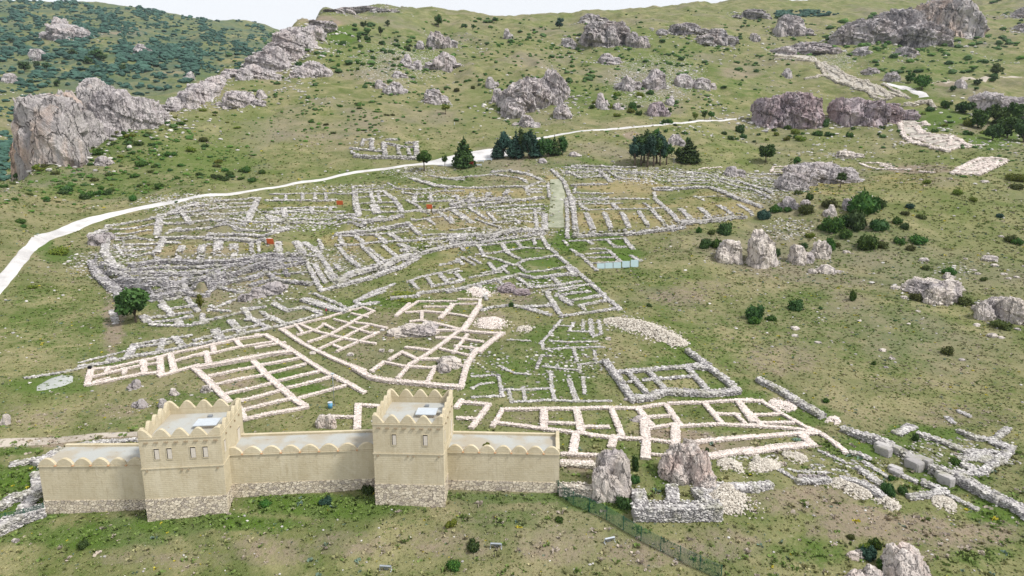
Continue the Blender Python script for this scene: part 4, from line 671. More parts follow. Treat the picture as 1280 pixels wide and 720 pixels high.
# ------------------------------------------------------------------ rebuilt mud-brick city wall
m, nt, b = newmat('mud_brick_plaster'); M['mud'] = m; p = pos(nt)
s = N(nt, 'ShaderNodeSeparateXYZ'); nt.links.new(p, s.inputs[0]); cb = N(nt, 'ShaderNodeCombineXYZ')
nt.links.new(math_(nt, 'ADD', s.outputs[0], s.outputs[1]), cb.inputs[0]); nt.links.new(s.outputs[2], cb.inputs[1])
bk = N(nt, 'ShaderNodeTexBrick'); nt.links.new(cb.outputs[0], bk.inputs['Vector']); bk.inputs['Scale'].default_value = 1; bk.inputs['Brick Width'].default_value = .9; bk.inputs['Row Height'].default_value = .26; bk.inputs['Mortar Size'].default_value = .035; bk.inputs['Mortar Smooth'].default_value = .6
c = mixc(nt, ramp(nt, noise(nt, p, .25, 5, .6), .3, .7), (.46, .40, .275), (.56, .50, .365))
mpn = N(nt, 'ShaderNodeMapping'); mpn.inputs['Scale'].default_value = (1, 1, .12); nt.links.new(p, mpn.inputs[0])
c = mixc(nt, math_(nt, 'MULTIPLY', ramp(nt, noise(nt, mpn.outputs[0], .9, 4), .5, .72), .4), c, (.64, .585, .46))
c = mixc(nt, math_(nt, 'MULTIPLY', ramp(nt, noise(nt, p, 1.1, 6, .7), .50, .72), .45), c, (.36, .29, .18))
m2 = N(nt, 'ShaderNodeMapping'); m2.inputs['Scale'].default_value = (2.2, 2.2, .16); nt.links.new(p, m2.inputs[0]); c = mixc(nt, math_(nt, 'MULTIPLY', ramp(nt, noise(nt, m2.outputs[0], 1.3, 5, .7), .56, .70), .38), c, (.33, .27, .175))
c = mixc(nt, math_(nt, 'MULTIPLY', ramp(nt, noise(nt, p, .55, 6, .75, 1.5), .60, .63), .25), c, (.66, .60, .47))
c = mixc(nt, math_(nt, 'MULTIPLY', bk.outputs['Fac'], .16), c, (.30, .24, .15)); nt.links.new(c, b.inputs['Base Color'])
bump(nt, b, math_(nt, 'ADD', math_(nt, 'MULTIPLY', bk.outputs['Fac'], -.3), noise(nt, p, 3, 4)), .5, .06)
m, nt, b = newmat('rubble_masonry'); M['masonry'] = m; p = pos(nt)
def vor(feat):
    v = N(nt, 'ShaderNodeTexVoronoi', feature=feat); v.inputs['Scale'].default_value = 1.0
    mp = N(nt, 'ShaderNodeMapping'); mp.inputs['Scale'].default_value = (2.3, 2.3, 3.3); nt.links.new(p, mp.inputs[0]); nt.links.new(mp.outputs[0], v.inputs['Vector']); return v
ve = vor('DISTANCE_TO_EDGE'); vc = vor('F1'); sp = N(nt, 'ShaderNodeSeparateColor'); nt.links.new(vc.outputs['Color'], sp.inputs[0])
c = mixc(nt, sp.outputs[0], (.50, .43, .33), (.76, .68, .55)); c = mixc(nt, math_(nt, 'MULTIPLY', ramp(nt, sp.outputs[1], .7, .8), .6), c, (.28, .24, .22))
e = ramp(nt, ve.outputs['Distance'], .0, .06); c = mixc(nt, e, (.34, .285, .215), c); nt.links.new(c, b.inputs['Base Color']); bump(nt, b, math_(nt, 'ADD', e, math_(nt, 'MULTIPLY', noise(nt, p, 4, 4), .4)), .9, .12)
m, nt, b = newmat('weathered_roof_plaster'); M['roofp'] = m; p = pos(nt)
c = mixc(nt, ramp(nt, noise(nt, p, .28, 4, .5), .42, .56), (.36, .33, .27), (.38, .39, .375))
c = mixc(nt, math_(nt, 'MULTIPLY', ramp(nt, noise(nt, p, 1.0, 5, .7), .60, .70), .7), c, (.27, .20, .13)); nt.links.new(c, b.inputs['Base Color'])
M['dark'] = plain('painted_reveal_shade', (.03, .027, .025), .9); M['wood'] = plain('weathered_timber', (.34, .27, .18), .9, 0, .3)
M['shutter'] = plain('pale_shutter', (.58, .53, .46), .8, 0, .15, 4); M['whitemetal'] = plain('white_sheet', (.50, .545, .59), .4, .1); M['greymetal'] = plain('grey_metal', (.32, .35, .39), .45, .6)
M['black'] = plain('black_coating', (.015, .015, .018), .5); M['green'] = plain('green_coated_wire', (.02, .10, .065), .5); M['blue'] = plain('blue_plastic', (.12, .34, .55), .45); M['clay'] = plain('clay_spout', (.46, .27, .15), .85)

def hump(p, h, kind=0, n=9):
    """outline of one rounded merlon, from 0 to p"""
    o = []
    for i in range(n+1):
        t = i/n
        if kind == 0: z = math.sin(math.pi*t)**.8
        elif kind == 1: z = math.cos(math.pi/2*max(0, (t-.22)/.78))**1.2 if t > .22 else .90+.10*(t/.22)
        elif kind == 2: z = math.cos(math.pi/2*max(0, (.78-t)/.78))**1.2 if t < .78 else .90+.10*((1-t)/.22)
        else: z = math.sin(math.pi*t)**1.15
        o.append((p*t, .10+h*z))
    return [(0, 0)]+o+[(p, 0)]
def merlon(parent, org, d, nrm, z, p, h, th, kind=0):
    """d: along the parapet, nrm: inward"""
    pr = hump(p, h, kind); n = len(pr); V = []
    for off in (0, th):
        for s_, zz in pr: V.append((org[0]+d[0]*s_+nrm[0]*off, org[1]+d[1]*s_+nrm[1]*off, z+zz))
    Fs = [(k, k+n, (k+1) % n+n, (k+1) % n) for k in range(n)]+[tuple(range(n)), tuple(range(2*n-1, n-1, -1))]
    c = np.mean(V, axis=0); V = [tuple(np.array(v)-c) for v in V]
    o = mesh_obj('merlon', V, Fs, M['mud'], parent); o.location = c-np.array(parent.location)
    mod = o.modifiers.new('round', 'BEVEL'); mod.width = .06; mod.segments = 2; mod.limit_method = 'ANGLE'; mod.angle_limit = 1.2
    return o
def lbox(parent, name, org, d, nrm, s0, s1, n0, n1, z0, z1, mat):
    """box in wall coordinates: s along, n inward, z up; child of parent"""
    P = [(org[0]+d[0]*s_+nrm[0]*n_, org[1]+d[1]*s_+nrm[1]*n_) for s_, n_ in ((s0, n0), (s1, n0), (s1, n1), (s0, n1))]
    c = np.array([np.mean([q[0] for q in P]), np.mean([q[1] for q in P]), z0])
    mb = MB().prism([(q[0]-c[0], q[1]-c[1]) for q in P], 0, z1-z0)
    o = mb.build(name, mat, parent); o.location = c-np.array(parent.location if parent.parent is None else (np.array(parent.location)+np.array(parent.parent.location)))
    return o
def curtain(b0, b1, t0, t1, label, nm, thick=6.0, endcap=False, ext0=0, ext1=0):
    A = np.array(G(*b0)); B = np.array(G(*b1))
    zt_ = (ray_pt(*t0, A[1])[2]+ray_pt(*t1, B[1])[2])/2; L = np.linalg.norm((B-A)[:2]); d = (B-A)[:2]/L; nr = np.array([-d[1], d[0]])
    par = empty('city_wall', (*((A+B)[:2]/2), min(A[2], B[2])), label, 'city wall', 'rebuilt mud brick city wall')
    hm = 1.15; zp = zt_-hm; zb = min(A[2], B[2])-2; org = A[:2]
    print('curtain', nm, 'len', L, 'h', zt_-A[2], 'Y', A[1], B[1], 'ztop', zt_)
    g0 = max(A[2], B[2])+1.35
    lbox(par, 'stone_base', org, d, nr, -ext0, L+ext1, 0, thick, zb, g0, M['masonry'])
    lbox(par, 'brick_body', org, d, nr, -ext0+.03, L+ext1-.03, .06, thick-.06, g0, zp-.12, M['mud'])
    lbox(par, 'string_course', org, d, nr, -ext0-.02, L+ext1+.02, -.06, .5, zp-.12, zp+.0, M['mud'])
    lbox(par, 'walkway', org, d, nr, -ext0+.05, L+ext1-.05, .5, thick-.5, zp-.12, zp-.05, M['roofp'])
    lbox(par, 'back_kerb', org, d, nr, -ext0, L+ext1, thick-.5, thick, zp-.12, zp+.22, M['mud'])
    if endcap:
        lbox(par, 'end_kerb', org, d, nr, L-.5, L, .52, thick-.52, zp-.05, zp+.5, M['mud'])
        merlon(par, org+d*(L-.02)+nr*(thick-2.4), nr, -d, zp+.0, 2.3, .9, .45)
    p_ = L/nm
    for k in range(nm):
        merlon(par, org+d*(p_*k)+nr*.02, d, nr, zp, p_, hm-.28, .42)
        if k: lbox(par, 'clay_spout', org, d, nr, p_*k-.12, p_*k+.12, -.22, .6, zp+.004, zp+.10, M['clay'])
    return par
curtain((57, 643), (187, 637), (48, 573), (180, 570), 'left stretch of rebuilt mud brick wall, from its open end to the four window tower', 6, ext1=1.5)
curtain((284, 623), (472, 610), (279, 559), (468, 551), 'middle stretch of rebuilt mud brick wall between the two towers', 8, ext0=1.5, ext1=1.5)
curtain((560, 612), (699, 617), (558, 550), (702, 562), 'right stretch of rebuilt mud brick wall with grass tufts growing on its walkway', 7, endcap=True, ext0=1.5)
def tower(b0, b1, t0, t1, depth, label, wins, nside=3):
    A = np.array(G(*b0)); B = np.array(G(*b1)); L = np.linalg.norm((B-A)[:2]); d = (B-A)[:2]/L; nr = np.array([-d[1], d[0]])
    zt_ = (ray_pt(*t0, A[1])[2]+ray_pt(*t1, B[1])[2])/2; org = A[:2]; z0 = min(A[2], B[2])
    print('tower len', L, 'h', zt_-z0, 'Y', A[1], B[1], 'ztop', zt_)
    par = empty('wall_tower', (*((A+B)[:2]/2), z0), label, 'tower', 'rebuilt mud brick city wall')
    zp = zt_-1.4; zr = zp-.75; c2 = zt_-5.4; g0 = z0+3.0
    lbox(par, 'stone_base', org, d, nr, -.05, L+.05, -.05, depth+.05, z0-3, g0, M['masonry'])
    body = lbox(par, 'brick_body', org, d, nr, 0, L, 0, depth, g0, zr, M['mud'])
    lbox(par, 'roof_terrace', org, d, nr, .45, L-.45, .45, depth-.45, zr, zr+.06, M['roofp'])
    # low parapet, four butted runs
    for (s0, s1, n0, n1) in ((0, L, 0, .45), (0, L, depth-.45, depth), (0, .45, .45, depth-.45), (L-.45, L, .45, depth-.45)):
        lbox(par, 'parapet', org, d, nr, s0, s1, n0, n1, zr, zp-.02, M['mud'])
    for zz in (zp-.14, c2):
        for (s0, s1, n0, n1) in ((-.08, L+.08, -.08, -.002), (L+.002, L+.08, 0, depth), (-.08, -.002, 0, depth)):
            lbox(par, 'string_course', org, d, nr, s0, s1, n0, n1, zz, zz+.14, M['mud'])
    def run(o0, dd, nn, LL, n):
        p_ = LL/(n+1.45); merlon(par, o0, dd, nn, zp-.02, p_*.725, 1.05, .42, 1)
        for k in range(n): merlon(par, o0+dd*(p_*(.725+k)), dd, nn, zp-.02, p_, 1.05, .42, 3)
        merlon(par, o0+dd*(LL-p_*.725), dd, nn, zp-.02, p_*.725, 1.05, .42, 2)
    run(org+nr*.01, d, nr, L, nside); run(org+nr*(depth-.01)+d*L, -d, -nr, L, nside)
    run(org+nr*.43+d*.01, nr, d, depth-.86, nside); run(org+nr*(.43)+d*(L-.01), nr, -d, depth-.86, nside)
    def window(s0, s1, z0_, z1_, side=False, nm='window', fill='shutter'):
        if not side: a = (org, d, nr)
        else: a = (org+d*L, nr, -d)
        w = lbox(par, nm, *a, s0, s1, -.012, .03, z0_, z1_, M['dark'])  # dark backing shows above and beside the shutter as painted reveal shade
        def sub(n_, *q):
            o = lbox(w, n_, *a, *q); return o
        sub('shutter', s0+.10, s1-.03, -.035, -.014, z0_+.03, z1_-.14, M[fill])
        for q in ((s0-.08, s0, -.05, .02, z0_-.06, z1_+.08), (s1, s1+.06, -.05, .02, z0_-.06, z1_+.08), (s0, s1, -.05, .02, z1_, z1_+.08), (s0, s1, -.07, .02, z0_-.08, z0_)):
            sub('frame', *q, M['mud'])
    zw1 = zt_-2.75; zw0 = zt_-4.15
    for a_, b_ in wins: window(a_*L, b_*L, zw0, zw1)
    window(depth*.10, depth*.17, zw0, zw1+.2, True)
    window(depth*.70, depth*.82, zt_-6.0, zt_-3.6, True, 'door')
    rr = random.Random(int(L*100))
    for k in range(8):
        s_ = L*(.04+.92*(k+.2)/7.6)
        for q in (0, .28): lbox(par, 'beam_end', org, d, nr, s_+q, s_+q+.16, -.16, .01, zt_-2.05+rr.uniform(-.05, .05), zt_-1.88, M['wood'])
    for s_ in (.05, .48, .56, .92): lbox(par, 'beam_end', org, d, nr, L*s_, L*s_+.2, -.16, .01, c2-.32, c2-.14, M['wood'])
    for k in range(4): lbox(par, 'beam_end', org+d*L, nr, -d, depth*(.2+.2*k), depth*(.2+.2*k)+.18, -.16, .01, zt_-2.1, zt_-1.9, M['wood'])
    hb = lbox(par, 'roof_hatch', org, d, nr, L*.55, L*.80, depth*.42, depth*.60, zr+.06, zr+.45, M['shutter'])
    o = lbox(hb, 'hatch_cover', org, d, nr, L*.53, L*.83, depth*.39, depth*.63, zr+.452, zr+.56, M['whitemetal'])
    lbox(par, 'vent', org, d, nr, L*.60, L*.66, depth*.78, depth*.83, zr+.06, zr+.3, M['greymetal'])
    return par
tower((185.5, 652), (285, 641), (172, 534), (275, 532), 9.6, 'left tower of the rebuilt wall, with four shuttered windows in its front', ((.17, .235), (.325, .39), (.61, .68), (.765, .83)))
tower((470, 631), (556, 634), (466, 516), (556, 518), 9.2, 'right tower of the rebuilt wall, with only two shuttered windows in its front', ((.27, .335), (.71, .78)))

# ------------------------------------------------------------------ rock outcrops
ROCKS = []; M['rock_crag'] = rock_mat('gorge_crag_limestone', (.29, .28, .30), (.50, .48, .48), (.13, .12, .13), (.56, .40, .30), .5, .12)
def lump(rx, ry, rz, sub, seed, rough=.22, ex=.72):
    v, f = ICO[sub]; r = np.random.default_rng(seed); K = 34
    q = np.sign(v)*np.abs(v)**ex; q[:, 2] = np.sign(v[:, 2])*np.abs(v[:, 2])**(ex+.08)
    pl = r.normal(size=(K, 3))*np.array([1, 1, .9]); pl /= np.linalg.norm(pl, axis=1)[:, None]; ds = r.uniform(.80, 1.12, K) if ex > .55 else r.uniform(.90, 1.3, K)
    u = q/np.linalg.norm(q, axis=1)[:, None]; dt = u@pl.T; rad = np.min(np.where(dt > .08, ds/np.maximum(dt, .08), 9), axis=1)
    q = u*np.minimum(rad, np.linalg.norm(q, axis=1))[:, None]; o = r.uniform(0, 50, 3)
    n1 = fbm(q*1.7*np.array([1, 1, .8])+o, 4, seed, .55); n3 = 1-2*np.abs(fbm(q*3.0*np.array([1.3, 1, .6])+o+9, 3, seed+5, .6))
    dsp = rough*n1+rough*.45*n3; q = q*(1+dsp[:, None]*np.array([1, 1, .55]))
    if sub >= 3: q = q*(1+rough*.30*vnoise(q*8+o, seed+9)[:, None])
    if sub >= 4: q = q*(1+rough*.26*vnoise(q*19+o, seed+19)[:, None])
    if sub >= 5: q = q*(1+rough*.14*vnoise(q*40+o, seed+29)[:, None])
    # bedding planes: small overhangs and ledges
    q[:, :2] *= (1+.05*np.sign(np.sin(q[:, 2]*8+q[:, 0]*2.2+o[0])))[:, None]
    q[:, 2] /= max(q[:, 2].max(), .3); q[:, 0] /= np.abs(q[:, 0]).max()
    return q*np.array([rx, ry, rz]), f
def rock(lumps, mat, name, label, cat='rock', group='limestone outcrops', depth=.75, seed=1, rough=.22, sink=.25, sub=None, ex=.54):
    """lumps: (centre px, width px, top row, foot row)"""
    V = []; Fc = []; base = 0; bm = max(lumps, key=lambda l: l[1])
    O = np.array(G(bm[0], bm[3]))
    for i, (cx, w, yt, yb) in enumerate(lumps):
        B = np.array(G(cx, yb)); ROCKS.append((B[0], B[1]+w/2/F*B[1]*.8, w/2/F*B[1])); dist = B[1]*CT-(B[2]-HC)*ST; rx = w/2/F*dist
        yk = G(cx, yb-(yb-yt)*.62)[1]; ry = min(max((yk-B[1])/2, depth*rx*.7), depth*rx*(1.8 if dist > 380 else 1.0))
        yc = B[1]+ry*.85; ytop = yc+ry*.25; z = ray_pt(cx, yt, ytop)[2]; xc = ray_pt(cx, (yt+yb)/2, yc)[0]; g = float(zt(xc, yc)); h = max(z-g, rx*.12); rz = h*.90
        s_ = sub if sub is not None else (5 if w > 38 else 4 if w > 16 else 3)
        v, f = lump(rx*1.08, ry*1.12, rz*(1+sink), s_, seed*31+i, rough, ex)
        c = np.array([xc, yc, g-rz*sink]); V.append(v+c-O); Fc.append(f+base); base += len(v)
        here = np.array([xc, yc, g-rz*.45]); r_ = max(.1, .16*min(rz, rx))
        if i:      # the bedrock that joins the humps under the ground
            tb_ = MB().tube(tuple(prev-O), tuple(here-O), min(r_, pr_), min(r_, pr_), 6); V.append(np.array(tb_.v)); q4 = [f4 for f4 in tb_.f if len(f4) == 4]
            Fc.append(np.array([t for a, b, c4, d in q4 for t in ((a, b, c4), (a, c4, d))])+base); base += len(tb_.v)
        prev, pr_ = here, r_
    o = mesh_obj(name, np.concatenate(V), np.concatenate(Fc), M[mat]); o.location = O
    return tag(o, label, cat, group)
def R(px0, px1, yt, yb, mat, label, n=1, seed=1, name='rock_outcrop', **k):
    rr = random.Random(seed); w = px1-px0; L = []
    if n == 1: L = [((px0+px1)/2, w, yt, yb)]
    else:
        for i in range(n):
            t = (i+.5)/n; ww = w/n*rr.uniform(1.25, 1.7); c = min(max(px0+w*t, px0+ww/2), px1-ww/2); e = 1-abs(t-.5)*1.1
            top = yb-(yb-yt)*(e if rr.random() < .7 else e*.75)*rr.uniform(.85, 1.05); L.append((c, ww, min(top, yb-2), yb-rr.uniform(0, (yb-yt)*.18)))
        L[rr.randrange(n)] = (px0+w*.5, w*.55, yt, yb-(yb-yt)*.1)
    return rock(L, mat, name, label, seed=seed, **k)
# great crag in the gorge, left
rock([(62, 84, 106, 200), (38, 42, 119, 211), (90, 70, 103, 186), (118, 62, 98, 172), (24, 22, 160, 218), (72, 60, 120, 205), (44, 50, 112, 196)], 'rock_crag', 'rock_crag', 'huge grey and ochre limestone crag at the left edge of the gorge', 'crag', None, .6, 3, .17, .3, None, .42)
rock([(150, 66, 106, 166), (172, 56, 117, 160), (188, 44, 128, 154), (136, 50, 104, 168), (118, 30, 95, 120), (198, 24, 137, 150)], 'rock', 'rock_crag', 'sloping grey limestone spur joined to the right of the huge ochre crag', 'crag', None, .7, 4, .17, .3, None, .5)
def band(pts, n, w, seed):
    """lumps strung along a ledge: pts are (px, top row, foot row)"""
    rr = random.Random(seed); L = []
    for i in range(n):
        t = i/(n-1)*(len(pts)-1); k = min(int(t), len(pts)-2); u = t-k; q = [pts[k][j]*(1-u)+pts[k+1][j]*u for j in range(3)]; L.append((q[0], w*rr.uniform(.8, 2.0), q[1]+rr.uniform(-1, 5), q[2]+rr.uniform(-3, 6)))
    return L
rock(band([(328, 66, 84), (345, 53, 80), (362, 38, 70), (380, 29, 56), (402, 27, 40)], 9, 30, 5), 'rock', 'rock_crag', 'long grey cliff falling from the skyline down the left shoulder of the hill', 'crag', None, .6, 5, .17, .3, None, .5)
rock(band([(210, 126, 137), (228, 113, 132), (246, 102, 126), (262, 96, 116)], 8, 18, 6), 'rock', 'rock_crag', 'grey ledge edging the gorge, directly right of the spur', 'crag', None, .7, 6, .2, .3, None, .55)
rock(band([(268, 93, 108), (285, 88, 100), (302, 82, 95), (324, 74, 88)], 8, 18, 7), 'rock', 'rock_crag', 'grey ledge on the ridge line between the gorge and the long cliff', 'crag', None, .7, 7, .2, .3, None, .55)
R(268, 332, 112, 136, 'rock', 'broken grey rock band below the ridge line, left of the plateau', 5, 8)
R(318, 352, 86, 100, 'rock', 'small broken rock band right under the long cliff', 4, 9)
R(362, 416, 75, 97, 'rock', 'wide grey outcrop under the plateau', 5, 10)
R(318, 334, 111, 125, 'rock', 'small grey outcrop on the slope, leftmost below the cliff', 2, 11)
R(464, 484, 98, 112, 'rock', 'pair of grey rocks at mid slope with boulders below', 2, 12)
R(478, 510, 101, 119, 'rock', 'jumbled grey boulders at mid slope', 5, 13)
R(484, 510, 88, 98, 'rock', 'flat whitish ledge above the jumbled boulders', 3, 14)
R(500, 518, 66, 84, 'rock', 'small twin rocks left of the banded outcrop', 2, 15)
R(510, 534, 74, 88, 'rock', 'low rock left of the layered outcrop', 3, 16)
R(530, 578, 62, 88, 'rock', 'layered whitish outcrop near the middle of the hill', 5, 17)
R(520, 572, 38, 62, 'rock_far', 'flat pale rock field high on the hill', 6, 18)
R(520, 562, 109, 130, 'rock', 'dark fronted outcrop standing alone above the solitary white post', 3, 19)
R(602, 624, 95, 112, 'rock', 'low outcrop with a bush at its foot, left of the big twin rock', 3, 20)
R(626, 642, 34, 50, 'rock_far', 'small high outcrop left of the pale table rock', 2, 21)
R(404, 500, 9, 16, 'rock_far', 'thin rock rim on the skyline plateau', 8, 22, sub=3)
rock([(645, 50, 97, 140), (690, 44, 82, 128), (668, 50, 92, 135), (640, 34, 118, 146), (702, 26, 128, 148), (622, 16, 108, 128)], 'rock', 'rock_outcrop', 'big twin peaked grey rock in the middle of the hillside above the pines', seed=23, rough=.24)
R(640, 676, 142, 160, 'rock', 'low ledge at the foot of the big twin peaked rock', 4, 24)
R(700, 812, 27, 60, 'rock_far', 'wide pale layered table rock below the skyline', 8, 25)
R(714, 760, 17, 29, 'rock_far', 'grey knob on the skyline above the table rock', 4, 26)
R(740, 778, 66, 81, 'rock', 'lone grey rock on the open grass under the table rock', 3, 27)
R(820, 890, 28, 44, 'rock_far', 'long low rock band left of the domed cliff', 6, 28)
R(868, 922, 34, 57, 'rock_far', 'domed grey cliff with a dark cleft high on the slope', 3, 29)
R(934, 950, 40, 53, 'rock_far', 'small twin rock right of the domed cliff', 2, 30)
R(914, 964, 13, 24, 'rock_far', 'pale rim rocks high at the right skyline', 5, 31)
R(768, 802, 93, 115, 'rock', 'grey rocks at the upper left of the scattered rock field', 3, 32)
R(800, 842, 83, 112, 'rock', 'largest slanting grey rock of the scattered rock field', 3, 33)
R(838, 872, 90, 110, 'rock', 'low rocks at the upper right of the scattered rock field', 4, 34)
R(740, 762, 114, 138, 'rock', 'boulders at the lower left of the scattered rock field', 4, 35)
R(762, 780, 128, 138, 'rock', 'small boulder among lime bushes in the scattered rock field', 2, 36)
R(804, 838, 124, 147, 'rock_purple', 'purplish slab at the foot of the scattered rock field', 4, 37)
R(832, 846, 118, 132, 'rock', 'small grey rock right of the purplish slab', 2, 38)
R(860, 896, 96, 112, 'rock', 'flat stones on the right rim of the scattered rock field', 4, 39)
R(830, 858, 166, 183, 'rock', 'broken grey slab behind the pine clump', 5, 40)
R(706, 727, 189, 196, 'rock', 'pale flat stone beside a small bush right of the road pines', 2, 41)
R(672, 684, 197, 204, 'rock', 'small boulder on the grass under the row of pines', 1, 42)
# massif upper right
rock([(1085, 66, 22, 52), (1060, 46, 30, 55), (1115, 60, 8, 50), (1150, 60, 26, 58), (1130, 50, 14, 50), (1170, 40, 30, 56)], 'rock_far', 'rock_massif', 'large grey limestone massif on the upper right, its long ridge rising rightwards', 'crag', None, .6, 43, .24, .3)
rock([(1190, 70, -14, 44), (1165, 50, -6, 40), (1212, 30, 14, 46)], 'rock_warm', 'rock_cliff', 'orange stained cliff with a dark cave at the right end of the massif', 'crag', None, .5, 44, .2, .3)
R(958, 1016, 15, 46, 'rock_far', 'grey rocky spur above the start of the ridge wall', 5, 45)
R(1114, 1150, 57, 72, 'rock_far', 'grey rock at the foot of the massif', 3, 46)
R(1062, 1090, 58, 70, 'rock_far', 'small outcrop between the ridge wall and the massif', 3, 47)
R(964, 1050, 52, 68, 'rock', 'broken ledge running just above the ridge wall', 7, 48)
R(1080, 1097, 84, 93, 'rock', 'small lone rock above the ridge wall', 1, 49)
R(1106, 1123, 89, 102, 'rock', 'pale pyramid boulder above the end of the ridge wall', 1, 50)
R(978, 990, 84, 97, 'rock', 'pinkish boulder below the start of the ridge wall', 1, 51)
R(1196, 1206, 98, 110, 'rock', 'small rock on the far track at right', 1, 52)
R(1262, 1300, 8, 24, 'rock_far', 'grey rocks at the top right corner', 3, 53)
R(1262, 1300, 28, 42, 'rock_far', 'grey rocks on the slope in the top right, under the corner rocks', 3, 54)
rock([(962, 44, 117, 157), (992, 56, 110, 159), (1014, 32, 116, 158), (976, 44, 112, 156)], 'rock_purple', 'rock_outcrop', 'large reddish grey rock ledge, left one of the pair above the domed rock', seed=55, rough=.2)
rock([(1058, 34, 118, 156), (1080, 46, 117, 156), (1102, 40, 126, 152), (1128, 36, 136, 150)], 'rock_purple', 'rock_outcrop', 'large reddish grey rock ledge tapering right, right one of the pair above the domed rock', seed=56, rough=.2)
rock([(1235, 34, 111, 142), (1262, 50, 120, 146), (1250, 40, 118, 144)], 'rock', 'rock_outcrop', 'dark grey rock wall above the green trees at the right edge', seed=57)
rock([(1020, 74, 199, 228), (990, 40, 212, 238), (1050, 50, 206, 229), (1000, 50, 203, 232)], 'rock', 'rock_outcrop', 'large domed striped rock on the mound, a small tree in front', seed=58, rough=.16)
R(1035, 1080, 187, 198, 'rock_pale', 'low whitish rock behind the domed rock', 3, 59)
R(898, 931, 206, 222, 'rock', 'rounded grey boulder at the top corner of the walled quarter', 2, 60)
rock([(953, 34, 281, 331), (950, 30, 290, 335), (962, 22, 300, 333)], 'rock_pale', 'boulder', 'tall pale boulder, biggest of the group left of the dark bushes', 'boulder', 'boulders on the mound', .8, 61, .18, ex=.5)
rock([(914, 32, 296, 328), (905, 20, 306, 329)], 'rock_pale', 'boulder', 'rounded pale boulder, leftmost of the group on the mound', 'boulder', 'boulders on the mound', .8, 62, .16, ex=.5)
R(977, 1018, 302, 332, 'rock_pale', 'cracked pale boulders between the tallest boulder and the upright one', 3, 63, ex=.5, name='boulder', cat='boulder', group='boulders on the mound')
R(1013, 1037, 297, 323, 'rock_pale', 'upright pale boulder, rightmost of the group on the mound', 1, 64, ex=.5, name='boulder', cat='boulder', group='boulders on the mound')
R(1010, 1052, 329, 343, 'rock_pale', 'small low rocks under the upright pale boulder', 5, 65, name='boulder', cat='boulder', group='boulders on the mound')
R(1029, 1051, 254, 272, 'rock_pale', 'small white pointed rock in front of the bushes under the domed rock', 2, 66)
R(1054, 1071, 246, 263, 'rock', 'grey rock at the left side of the biggest dark bush', 1, 67)
R(1000, 1014, 248, 262, 'rock', 'grey rock behind the round yellowish bush', 1, 68)
R(970, 1000, 243, 262, 'rock', 'broken rocks at the foot of the domed rock, left', 5, 69)
R(996, 1006, 308, 315, 'rock_pale', 'little stone right of the round bush', 1, 70)
rock([(1160, 56, 346, 372), (1182, 36, 345, 376), (1145, 30, 344, 365), (1170, 40, 352, 380)], 'rock_pale', 'rock_outcrop', 'low whitish slab outcrop with a bush in front, right slope', seed=71)
rock([(1248, 50, 366, 396), (1270, 46, 366, 404), (1230, 24, 374, 400)], 'rock_pale', 'rock_outcrop', 'whitish cracked outcrop at the right edge, middle height', seed=72)
R(1176, 1192, 339, 350, 'rock_pale', 'small rock behind the whitish slab outcrop', 2, 73)
# rocks in the ruins
rock([(520, 50, 403, 420), (500, 34, 408, 421), (535, 26, 400, 415)], 'rock_pale', 'bedrock', 'pale bare rock in the left middle of the fan shaped foundations', seed=74, rough=.16)
rock([(562, 32, 444, 460), (555, 18, 452, 466)], 'rock_pale', 'bedrock', 'pale bare rock inside a cell near the lower end of the fan shaped foundations', seed=75, rough=.14)
rock([(340, 36, 351, 368), (322, 26, 357, 372), (306, 18, 366, 377), (330, 30, 360, 370)], 'rock', 'bedrock', 'bare grey rock at the foot of the temple terrace', seed=76)
rock([(634, 26, 352, 366), (652, 24, 359, 369)], 'rock_purple', 'bedrock', 'purplish bare rock hump among the grey house plots', seed=77, rough=.14)
rock([(121, 22, 290, 307), (135, 16, 289, 300)], 'rock', 'boulder', 'big grey boulder at the western corner of the temple terrace', seed=78)
R(160, 181, 473, 487, 'rock', 'grey rock under the narrow strip of footings, left one', 2, 79)
R(164, 190, 497, 512, 'rock', 'low dark rock just above the left tower roof', 2, 80)
R(193, 214, 496, 512, 'rock', 'grey rock touching the outline of the left tower roof, between two others', 2, 81)
R(208, 224, 484, 495, 'rock_pale', 'small pale rock above the left tower', 2, 82)
R(250, 263, 481, 491, 'rock_pale', 'small pale rock beside the storehouse foundation corner', 1, 83)
R(786, 808, 519, 527, 'rock', 'dark flat rock in a room of the long row', 2, 84)
rock([(766, 42, 556, 612), (752, 26, 578, 626), (778, 24, 566, 622), (770, 30, 590, 626), (748, 14, 606, 628), (764, 14, 608, 628)], 'rock_pale', 'boulder', 'tall smooth pale grey boulder right of the end of the rebuilt wall', 'boulder', 'giant boulders by the city wall', .8, 85, .13, .2, 5, ex=.5)
rock([(858, 46, 546, 600), (838, 34, 560, 600), (875, 28, 555, 606), (862, 20, 545, 570), (880, 30, 585, 612), (850, 26, 575, 606)], 'rock_pink', 'boulder', 'huge split boulder with reddish clefts above the thick walled foundation', 'boulder', 'giant boulders by the city wall', .8, 86, .18, .2, 5, ex=.5)
rock([(401, 14, 516, 535), (410, 14, 514, 535), (415, 12, 520, 536)], 'rock_pink', 'boulder', 'small group of upright pinkish rocks just above the middle wall', 'boulder', None, .8, 87, .18)
rock([(1133, 50, 680, 740), (1118, 30, 677, 720), (1148, 28, 692, 735), (1130, 32, 676, 705)], 'rock_pink', 'boulder', 'big pinkish boulder at the bottom edge of the picture, right one', 'boulder', 'pinkish boulders at the bottom edge', .8, 88, .14, .2, 5, ex=.5)
